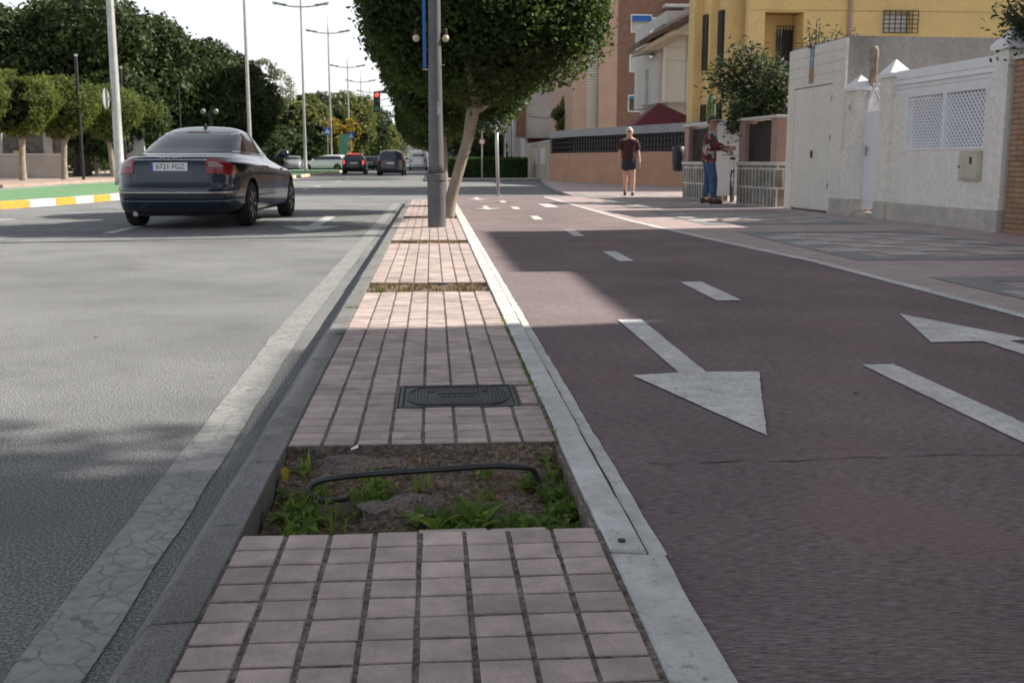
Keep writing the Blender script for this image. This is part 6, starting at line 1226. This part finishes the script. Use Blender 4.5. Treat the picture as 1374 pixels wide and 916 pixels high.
# estate / hatch body maker
def hatch(paintm, L, W2, H, belt=1.0, hood=.95, tail='red_lens', wr=.32, plate=.8, tall_=0., glass_r=.35, van=False):
    r = [(.24, .22, W2 * .88, .12, L - .12, 5), (.30, .28, W2 * .96, .03, L - .04, 5), (.48, .45, W2 * .99, .0, L, 5), (.62, .58, W2, .0, L - .01, 5), (.66, .60, W2, .05, L - .02, 5), (.85, .75, W2 * .995, .06, L - .08, 5), (belt - .06, hood - .1, W2 * .98, .08, L - .2, 5), (belt, hood - .03, W2 * .95, .10, L - .4, 5), (belt + .02, hood, W2 * .92, .14, L - 1.0 if not van else L - .5, 5),
         (belt + .05, hood + .06, W2 * .90, .17, L - 1.15 if not van else L - .6, 5), (belt + (H - belt) * .5, hood + (H - hood) * .5, W2 * .84, .17 + glass_r * .5, L - 1.6 if not van else L - .85, 5), (H - .12, H - .14, W2 * .76, .17 + glass_r * .85, L - 2.05 if not van else L - 1.15, 5), (H - .035, H - .05, W2 * .66, .25 + glass_r, L - 2.35 if not van else L - 1.4, 4.6), (H, H - .01, W2 * .4, .5 + glass_r, L - 2.6 if not van else L - 1.7, 4)]
    k = (H - belt); g = .17 + glass_r * .15
    s = dict(L=L, W=W2, wr=wr, axles=(.82 if not van else 1.0, L - .88), paint=paintm, rings=r, mirror=(L - 1.45 if not van else L - 1.1, belt + .08), plate=plate)
    if not van:
        s['side'] = [([(g + .35, H - .17), (g + .8, H - .14), (L - 2.3, H - .15), (L - 1.75, belt + .25)], [(g + .2, belt + .08), (g + .8, belt + .07), (L - 2.2, belt + .06), (L - 1.42, belt + .05)])]
        s['back'] = ([(-W2 * .60, H - .17), (0, H - .15), (W2 * .60, H - .17)], [(-W2 * .70, belt + .08), (0, belt + .06), (W2 * .70, belt + .08)])
    else:
        s['side'] = [([(L - 2.0, H - .3), (L - 1.35, H - .32)], [(L - 2.0, belt + .1), (L - 1.0, belt + .08)])]; s['back'] = ([(-W2 * .55, H - .3), (0, H - .28), (W2 * .55, H - .3)], [(-W2 * .6, belt + .2), (0, belt + .2), (W2 * .6, belt + .2)])
    s['wind'] = ([(-W2 * .62, H - .16), (0, H - .14), (W2 * .62, H - .16)], [(-W2 * .76, hood + .12), (0, hood + .1), (W2 * .76, hood + .12)])
    s['tail'] = [([(46, belt - .02), (58, belt - .02)], [(46, belt - .28), (58, belt - .26)], .75, tail)]; s['head'] = [([(40, hood - .12), (62, hood - .06)], [(40, hood - .24), (62, hood - .22)], L - .8)]
    return s
hc, bvh = box_car('estate_car', 'black estate car braking with glowing red tail lamps', (atY(476, 234, 79).x, 78, 0), R(1), dict(hatch(M['car_black'], 4.3, .87, 1.48, belt=.98, tail='brake'), plate_text='1482 BKD' if False else None))
P('high_brake_lamp', MB().box(-.42, .42, .46, .52, 1.42, 1.47), M['brake'], hc)
mp_, _ = box_car('people_carrier', 'dark grey people carrier driving in the lane beside the median', (atY(525, 236, 72).x - .05, 71.5, 0), R(-1), hatch(M['car_grey'], 4.4, .91, 1.64, belt=1.03, hood=1.0, wr=.33))
vn, _ = box_car('delivery_van', 'white delivery van driving away far along the road', (atY(561, 228, 112).x, 112, 0), 0, hatch(M['car_white'], 4.6, .95, 1.95, belt=1.15, hood=1.1, glass_r=.08, van=True, plate=.6))
# white estate crossing, facing left (toward -x and camera)
we, _ = box_car('estate_car', 'white estate car crossing behind the traffic island with its nose to the kerb', (atY(466, 229, 100).x + .2, 100, 0), R(72), hatch(M['car_white'], 4.6, .9, 1.5, belt=.98, glass_r=.3))
gp = 'cars parked beyond the traffic island'
pk, _ = box_car('parked_car', 'brown grille fronted parked car nearest to the saloon mirror', (atY(392, 226, 108).x, 110, 0), R(185), hatch(M['car_silver'], 4.2, .87, 1.46, belt=.95), gp)
for k, (px_, Y, rz, mm, lb) in enumerate(((404, 118, 170, 'car_white', 'white parked car partly behind the third lamp column'), (423, 122, 172, 'car_black', 'dark parked car behind the white estate bonnet'), (381, 120, 175, 'car_white', 'pale parked car roof glimpsed behind the brown one'), (412, 132, 178, 'car_silver', 'silver parked car roof behind the lamp column'), (497, 120, 2, 'car_grey', 'grey parked car just past the black estate'), (505, 132, 0, 'car_white', 'white parked car in the line leading to the avenue end'), (510, 118, 3, 'car_black', 'dark parked car tucked by the grey people carrier'), (516, 150, 1, 'car_silver', 'silver parked car farthest down the road'))):
    c2 = dup(pk, (atY(px_, 225, Y).x, Y, 0), R(rz), lb)
    for ch in c2.children:
        if ch.name.startswith('body'):
            ch.data = ch.data.copy(); ch.data.materials[0] = M[mm]
# car by the shops
dup(pk, (5.0, 92, 0), R(80), 'dark parked hatchback near the shopfronts behind the lantern lamps').scale = (1, 1, 1)

# ------------------------------------------------------------------ people
def skin_mesh(V, E, Rr, sub=2, root=0, extra=None, k=1.):
    me = bpy.data.meshes.new('s'); me.from_pydata(V, E, []); o = bpy.data.objects.new('s', me); col.objects.link(o); md = o.modifiers.new('s', 'SKIN'); md.branch_smoothing = .3; sv = me.skin_vertices[0].data
    for i, r_ in enumerate(Rr): sv[i].radius = (r_[0] * k, r_[1] * k) if isinstance(r_, tuple) else (r_ * k, r_ * k); sv[i].use_root = (i == root)
    ss = o.modifiers.new('u', 'SUBSURF'); ss.levels = ss.render_levels = sub; out = evaluated(o); bpy.data.objects.remove(o)
    for p in out.polygons: p.use_smooth = True
    return out
def join(ms, mats_):
    bm = bmesh.new()
    for k, m_ in enumerate(ms):
        n0 = len(bm.faces); bm.from_mesh(m_)
        bm.faces.ensure_lookup_table()
    me = bpy.data.meshes.new('j'); bm.to_mesh(me); bm.free(); me.materials.clear()
    for x in mats_: me.materials.append(x)
    for p in me.polygons: p.use_smooth = True; p.material_index = 0
    return me
def hand(c, d, side, palm=(0, 0, 0), s=1.):
    """five curled fingers starting in the palm; d = forearm direction"""
    d = Vector(d).normalized(); a = Vector(side).normalized(); n = d.cross(a).normalized(); V, E, Rr = [], [], []
    for i, (off, ln) in enumerate(((-.032, .058), (-.012, .072), (.012, .068), (.03, .052))):
        b_ = Vector(c) + a * off + d * .035; k = len(V); V += [b_, b_ + d * (.035 + ln * .35), b_ + d * (.035 + ln * .75) + n * .012, b_ + d * (.035 + ln) + n * .03]; E += [(k, k + 1), (k + 1, k + 2), (k + 2, k + 3)]; Rr += [.011, .0095, .009, .008]
    k = len(V); b_ = Vector(c) - a * .03; V += [b_, b_ - a * .022 + d * .02 + n * .01, b_ - a * .028 + d * .05 + n * .02]; E += [(k, k + 1), (k + 1, k + 2)]; Rr += [.013, .011, .009]
    out = []
    # separate chains
    st = [0, 4, 8, 12, 16]
    for q_ in range(5):
        lo = q_ * 4; hi = lo + 4 if q_ < 4 else lo + 3; vv = V[lo:hi]; ee = [(i, i + 1) for i in range(len(vv) - 1)]; out.append(skin_mesh(vv, ee, Rr[lo:hi], 1))
    return out
def person(label, loc_, rz, J, skin, clothes, hair, glasses=True, face=(0, -1, 0), hs=1.):
    """J: dict of joints, facing -y locally"""
    t = T('person', label, 'person', loc_, rz)
    V = []; E = []; Rr = []; idx = {}
    def add(n, p, r_, par=None):
        idx[n] = len(V); V.append(Vector(p)); Rr.append(r_)
        if par is not None: E.append((idx[par], idx[n]))
    add('pel', J['pel'], (.155, .11)); add('waist', J['waist'], (.135, .095), 'pel'); add('chest', J['chest'], (.16, .105), 'waist'); add('uch', J['neck0'], (.12, .08), 'chest'); add('neck', J['neck'], .055, 'uch'); 
    hd = Vector(J['head']); fc = Vector(face).normalized()
    add('jaw', hd + Vector((0, 0, -.06)) + fc * .012, (.062, .066), 'neck'); add('mid', hd + Vector((0, 0, .02)), (.078, .09), 'jaw'); add('crown', hd + Vector((0, 0, .085)) - fc * .008, (.066, .075), 'mid')
    for s_ in ('l', 'r'):
        add('sh' + s_, J['sh' + s_], .062, 'uch'); add('el' + s_, J['el' + s_], .042, 'sh' + s_); add('fa' + s_, Vector(J['el' + s_]).lerp(Vector(J['wr' + s_]), .35), .042, 'el' + s_); add('wr' + s_, J['wr' + s_], .026, 'fa' + s_); dd = (Vector(J['wr' + s_]) - Vector(J['el' + s_])).normalized(); add('pa' + s_, Vector(J['wr' + s_]) + dd * .05, (.036, .022), 'wr' + s_); add('pb' + s_, Vector(J['wr' + s_]) + dd * .085, (.034, .018), 'pa' + s_)
        add('hi' + s_, J['hi' + s_], .092, 'pel'); add('th' + s_, Vector(J['hi' + s_]).lerp(Vector(J['kn' + s_]), .5), .078, 'hi' + s_); add('kn' + s_, J['kn' + s_], .055, 'th' + s_); add('ca' + s_, Vector(J['kn' + s_]).lerp(Vector(J['an' + s_]), .3), .058, 'kn' + s_); add('an' + s_, J['an' + s_], .036, 'ca' + s_)
        ft = Vector(J['ft' + s_]); add('fo' + s_, ft, .032, 'an' + s_)
    ms = [skin_mesh(V, E, Rr, 2, k=1.16)]
    for s_ in ('l', 'r'):
        dd = (Vector(J['wr' + s_]) - Vector(J['el' + s_])).normalized(); ms += hand(Vector(J['wr' + s_]) + dd * .06, dd, Vector(J.get('side' + s_, (0, -1, 0))))
    # nose and ears
    rgt = fc.cross(Vector((0, 0, 1)))
    m_ = MB(); m_.ell(tuple(hd + fc * .092 + Vector((0, 0, -.002))), (.013, .016, .022), 10, 8)
    for s_ in (-1, 1): m_.ell(tuple(hd + rgt * s_ * .078 + Vector((0, 0, 0))), (.010, .016, .03), 8, 8)
    ms.append(m_.mesh('f'))
    P('body', join(ms, [skin]), None, t)
    # lips, glasses
    fm = MB().ell(tuple(hd + fc * .078 + Vector((0, 0, -.055))), (.024, .012, .007), 10, 6); P('mouth', fm, mat('lips', (.3, .12, .1), .6), t)
    if glasses:
        gm_ = MB()
        for s_ in (-1, 1): gm_.ell(tuple(hd + fc * .084 + rgt * s_ * .033 + Vector((0, 0, .025))), (.027, .014, .019), 12, 8)
        gm_.tube([hd + fc * .085 + rgt * -.06 + Vector((0, 0, .03)), hd + fc * .092 + Vector((0, 0, .03)), hd + fc * .085 + rgt * .06 + Vector((0, 0, .03))], .005, 6); gm_.tube([hd + fc * .08 + rgt * .062 + Vector((0, 0, .03)), hd + rgt * .08 + Vector((0, 0, .02))], .004, 6).tube([hd + fc * .08 - rgt * .062 + Vector((0, 0, .03)), hd - rgt * .08 + Vector((0, 0, .02))], .004, 6)
        P('sunglasses' if glasses == 1 else 'glasses', gm_, M['glassdark'], t)
    # hair: shell over the back and top
    hm = MB(); nu, nv = 24, 14; vs_ = []
    for i in range(nv + 1):
        th = PI * .62 * i / nv
        for k in range(nu):
            a = 2 * PI * k / nu; d = rgt * math.cos(a) * math.sin(th) + fc * math.sin(a) * math.sin(th) + Vector((0, 0, math.cos(th)))
            fr_ = max(0, d.dot(fc)); cut = 1. if (d.z > .35 + .25 * fr_ or fr_ < .1) else .66; n_ = 1 + .05 * noise.noise(d * 6); vs_.append(hd + Vector((0, 0, .02)) - fc * .008 + Vector((d.x * .098, d.y * .106, d.z * .120)) * cut * n_)
    hm.add(vs_, [(i * nu + k, i * nu + (k + 1) % nu, (i + 1) * nu + (k + 1) % nu, (i + 1) * nu + k) for i in range(nv) for k in range(nu)]); P('hair', hm, hair, t, smooth=True)
    for (nm, mm, spec) in clothes:
        V2 = [Vector(p) for p, _ in spec['v']]; P(nm, skin_mesh(V2, spec['e'], [r_ for _, r_ in spec['v']], 2, k=1.17), mm, t).data.materials.clear()
        ob = t.children[-1] if False else [o_ for o_ in bpy.data.objects if o_.parent == t and o_.name.split('.')[0] == nm][-1]; ob.data.materials.append(mm)
    return t
def shoes(t, pts, m, sole):
    for (x, y, z, a) in pts:
        o_ = P('shoe', MB().ell((0, -.055, .045), (.046, .14, .05), 16, 10).ell((0, .03, .07), (.042, .06, .055), 14, 8), m, t, smooth=True); o_.location = (x, y, z); o_.rotation_euler = (a, 0, 0); P('sole', MB().ell((0, -.055, .014), (.048, .145, .016), 16, 6), sole, o_)
# walking man with white hair
J = dict(pel=(0, 0, .96), waist=(0, 0, 1.10), chest=(0, -.01, 1.28), neck0=(0, 0, 1.42), neck=(0, 0, 1.50), head=(0, -.015, 1.615), shl=(.17, 0, 1.40), shr=(-.17, 0, 1.40), ell=(.235, .03, 1.12), elr=(-.23, .02, 1.12), wrl=(.265, -.06, .90), wrr=(-.25, -.03, .88), hil=(.09, 0, .90), hir=(-.09, 0, .90), knl=(.105, -.06, .50), knr=(-.085, .04, .50), anl=(.10, -.14, .09), anr=(-.075, .17, .15), ftl=(.10, -.21, .05), ftr=(-.075, .11, .08))
ts = dict(v=[((0, 0, .80), (.155, .12)), ((0, 0, .92), (.168, .125)), ((0, 0, 1.1), (.165, .125)), ((0, -.01, 1.28), (.185, .13)), ((0, 0, 1.40), (.15, .10)), ((0, 0, 1.455), (.07, .07)), ((.18, 0, 1.385), .082), ((.230, .02, 1.15), .074), ((-.18, 0, 1.385), .082), ((-.227, .015, 1.15), .074)], e=[(0, 1), (1, 2), (2, 3), (3, 4), (4, 5), (4, 6), (6, 7), (4, 8), (8, 9)])
sh = dict(v=[((0, 0, 1.06), (.145, .105)), ((0, 0, .92), (.165, .125)), ((.09, -.01, .84), .115), ((.105, -.04, .60), .105), ((-.09, 0, .84), .115), ((-.09, .02, .60), .105)], e=[(0, 1), (1, 2), (2, 3), (1, 4), (4, 5)])
q = G(838, 262, LZ)
m1 = person('man in dark red t-shirt and shorts walking towards the viewer in sunglasses', (4.94, 27.2, LZ + .002), R(-6), J, M['skin'], [('tshirt', M['tshirt'], ts), ('shorts', M['shorts'], sh)], M['hair_white'], 1)
m1.scale = (.97, .97, .97)
shoes(m1, [(.10, -.14, 0, 0), (-.075, .16, .045, R(22))], M['shoe'], M['shoe_sole'])
# man at the gate: faces +x side (seen from behind-left, head turned to his right/up street)
J = dict(pel=(0, 0, .97), waist=(0, -.01, 1.12), chest=(0, -.03, 1.30), neck0=(0, -.03, 1.44), neck=(0, -.045, 1.52), head=(0, -.06, 1.635), shl=(.17, -.03, 1.42), shr=(-.17, -.03, 1.42), ell=(.22, -.10, 1.16), elr=(-.22, -.12, 1.17), wrl=(.15, -.33, 1.08), wrr=(-.13, -.35, 1.14), hil=(.09, 0, .92), hir=(-.09, 0, .92), knl=(.12, -.02, .51), knr=(-.13, -.10, .51), anl=(.13, .06, .09), anr=(-.16, -.10, .09), ftl=(.13, -.02, .05), ftr=(-.16, -.18, .05), sidel=(0, 0, 1), sider=(0, 0, 1))
fs_ = dict(v=[((0, 0, .79), (.17, .13)), ((0, 0, .90), (.185, .14)), ((0, 0, 1.1), (.18, .135)), ((0, -.03, 1.30), (.19, .14)), ((0, -.03, 1.42), (.15, .10)), ((0, -.04, 1.475), (.072, .07)), ((.18, -.03, 1.40), .085), ((.222, -.10, 1.165), .07), ((.175, -.26, 1.11), .056), ((-.18, -.03, 1.40), .085), ((-.222, -.12, 1.175), .07), ((-.16, -.28, 1.155), .056)], e=[(0, 1), (1, 2), (2, 3), (3, 4), (4, 5), (4, 6), (6, 7), (7, 8), (4, 9), (9, 10), (10, 11)])
je = dict(v=[((0, 0, 1.06), (.15, .11)), ((0, 0, .93), (.165, .125)), ((.09, 0, .85), .115), ((.12, -.02, .51), .082), ((.13, .06, .12), .066), ((-.09, 0, .85), .115), ((-.13, -.10, .51), .082), ((-.16, -.10, .12), .066)], e=[(0, 1), (1, 2), (2, 3), (3, 4), (1, 5), (5, 6), (6, 7)])
m2 = person('man in patterned red shirt and blue jeans standing at the open garden gate', (5.68, 22.15, LZ + .002), R(78), J, M['skin_dark'], [('shirt', M['floral'], fs_), ('jeans', M['jeans'], je)], M['hair_dark'], 2, face=(-.75, -.66, 0))
shoes(m2, [(.13, .06, 0, 0), (-.16, -.10, 0, 0)], M['shoe_brown'], M['shoe'])

# ------------------------------------------------------------------ camera, light, sky
cam = bpy.data.cameras.new('camera'); co = bpy.data.objects.new('camera', cam); col.objects.link(co); co.location = (0, 0, HC); co.rotation_euler = (PI / 2 - TH, 0, -PS)
cam.sensor_width = 36; cam.lens = F / 1374 * 36; cam.clip_end = 3000; cam.clip_start = .05
cam.dof.use_dof = True; cam.dof.focus_distance = 3.2; cam.dof.aperture_fstop = 9
sc.camera = co
AZ, EL = R(12), R(38)          # sun to the right, a little ahead
sdv = Vector((math.cos(EL) * math.cos(AZ), math.cos(EL) * math.sin(AZ), math.sin(EL)))
sl_ = bpy.data.lights.new('sun', 'SUN'); sl_.energy = 5.0; sl_.angle = R(.6); sl_.color = (1, .935, .83); so = bpy.data.objects.new('sun', sl_); col.objects.link(so); so.rotation_euler = sdv.to_track_quat('Z', 'Y').to_euler()
w = bpy.data.worlds.new('World'); sc.world = w; w.use_nodes = True; nt = w.node_tree; bg = nt.nodes['Background']
sky = nt.nodes.new('ShaderNodeTexSky'); sky.sky_type = 'NISHITA'; sky.sun_disc = False; sky.sun_elevation = EL; sky.sun_rotation = PI / 2 - AZ; sky.dust_density = 3.; sky.air_density = 1.; sky.ozone_density = 1.
tc = nt.nodes.new('ShaderNodeTexCoord'); mp = nt.nodes.new('ShaderNodeMapping'); mp.inputs['Scale'].default_value = (1, 1, 2.5); n = nt.nodes.new('ShaderNodeTexNoise'); n.inputs['Scale'].default_value = 1.6; n.inputs['Detail'].default_value = 6
nt.links.new(tc.outputs['Generated'], mp.inputs[0]); nt.links.new(mp.outputs[0], n.inputs['Vector'])
rr = nt.nodes.new('ShaderNodeMapRange'); rr.inputs['From Min'].default_value = .3; rr.inputs['From Max'].default_value = .7; rr.inputs['To Min'].default_value = .75; rr.inputs['To Max'].default_value = .92; nt.links.new(n.outputs['Fac'], rr.inputs['Value'])
sx = nt.nodes.new('ShaderNodeSeparateXYZ'); nt.links.new(tc.outputs['Generated'], sx.inputs[0])
vr = nt.nodes.new('ShaderNodeValToRGB'); e = vr.color_ramp.elements; e[0].position = 0; e[0].color = (7.2, 7.3, 7.5, 1); e[1].position = .7; e[1].color = (1.9, 2.02, 2.3, 1); k = e.new(.28); k.color = (6.1, 6.3, 6.65, 1)
nt.links.new(sx.outputs['Z'], vr.inputs['Fac'])
mx = nt.nodes.new('ShaderNodeMix'); mx.data_type = 'RGBA'; nt.links.new(rr.outputs[0], mx.inputs[0]); nt.links.new(sky.outputs[0], mx.inputs[6]); nt.links.new(vr.outputs[0], mx.inputs[7]); nt.links.new(mx.outputs[2], bg.inputs[0]); bg.inputs[1].default_value = .10
sc.view_settings.view_transform = 'Standard'; sc.view_settings.look = 'None'; sc.view_settings.exposure = .72; sc.view_settings.gamma = 1; sc.view_settings.use_curve_mapping = False
sc.cycles.use_denoising = True; sc.cycles.max_bounces = 6; sc.cycles.transparent_max_bounces = 4; sc.cycles.use_adaptive_sampling = True; sc.cycles.adaptive_threshold = .015
try: sc.cycles.denoiser = 'OPENIMAGEDENOISE'
except Exception: pass
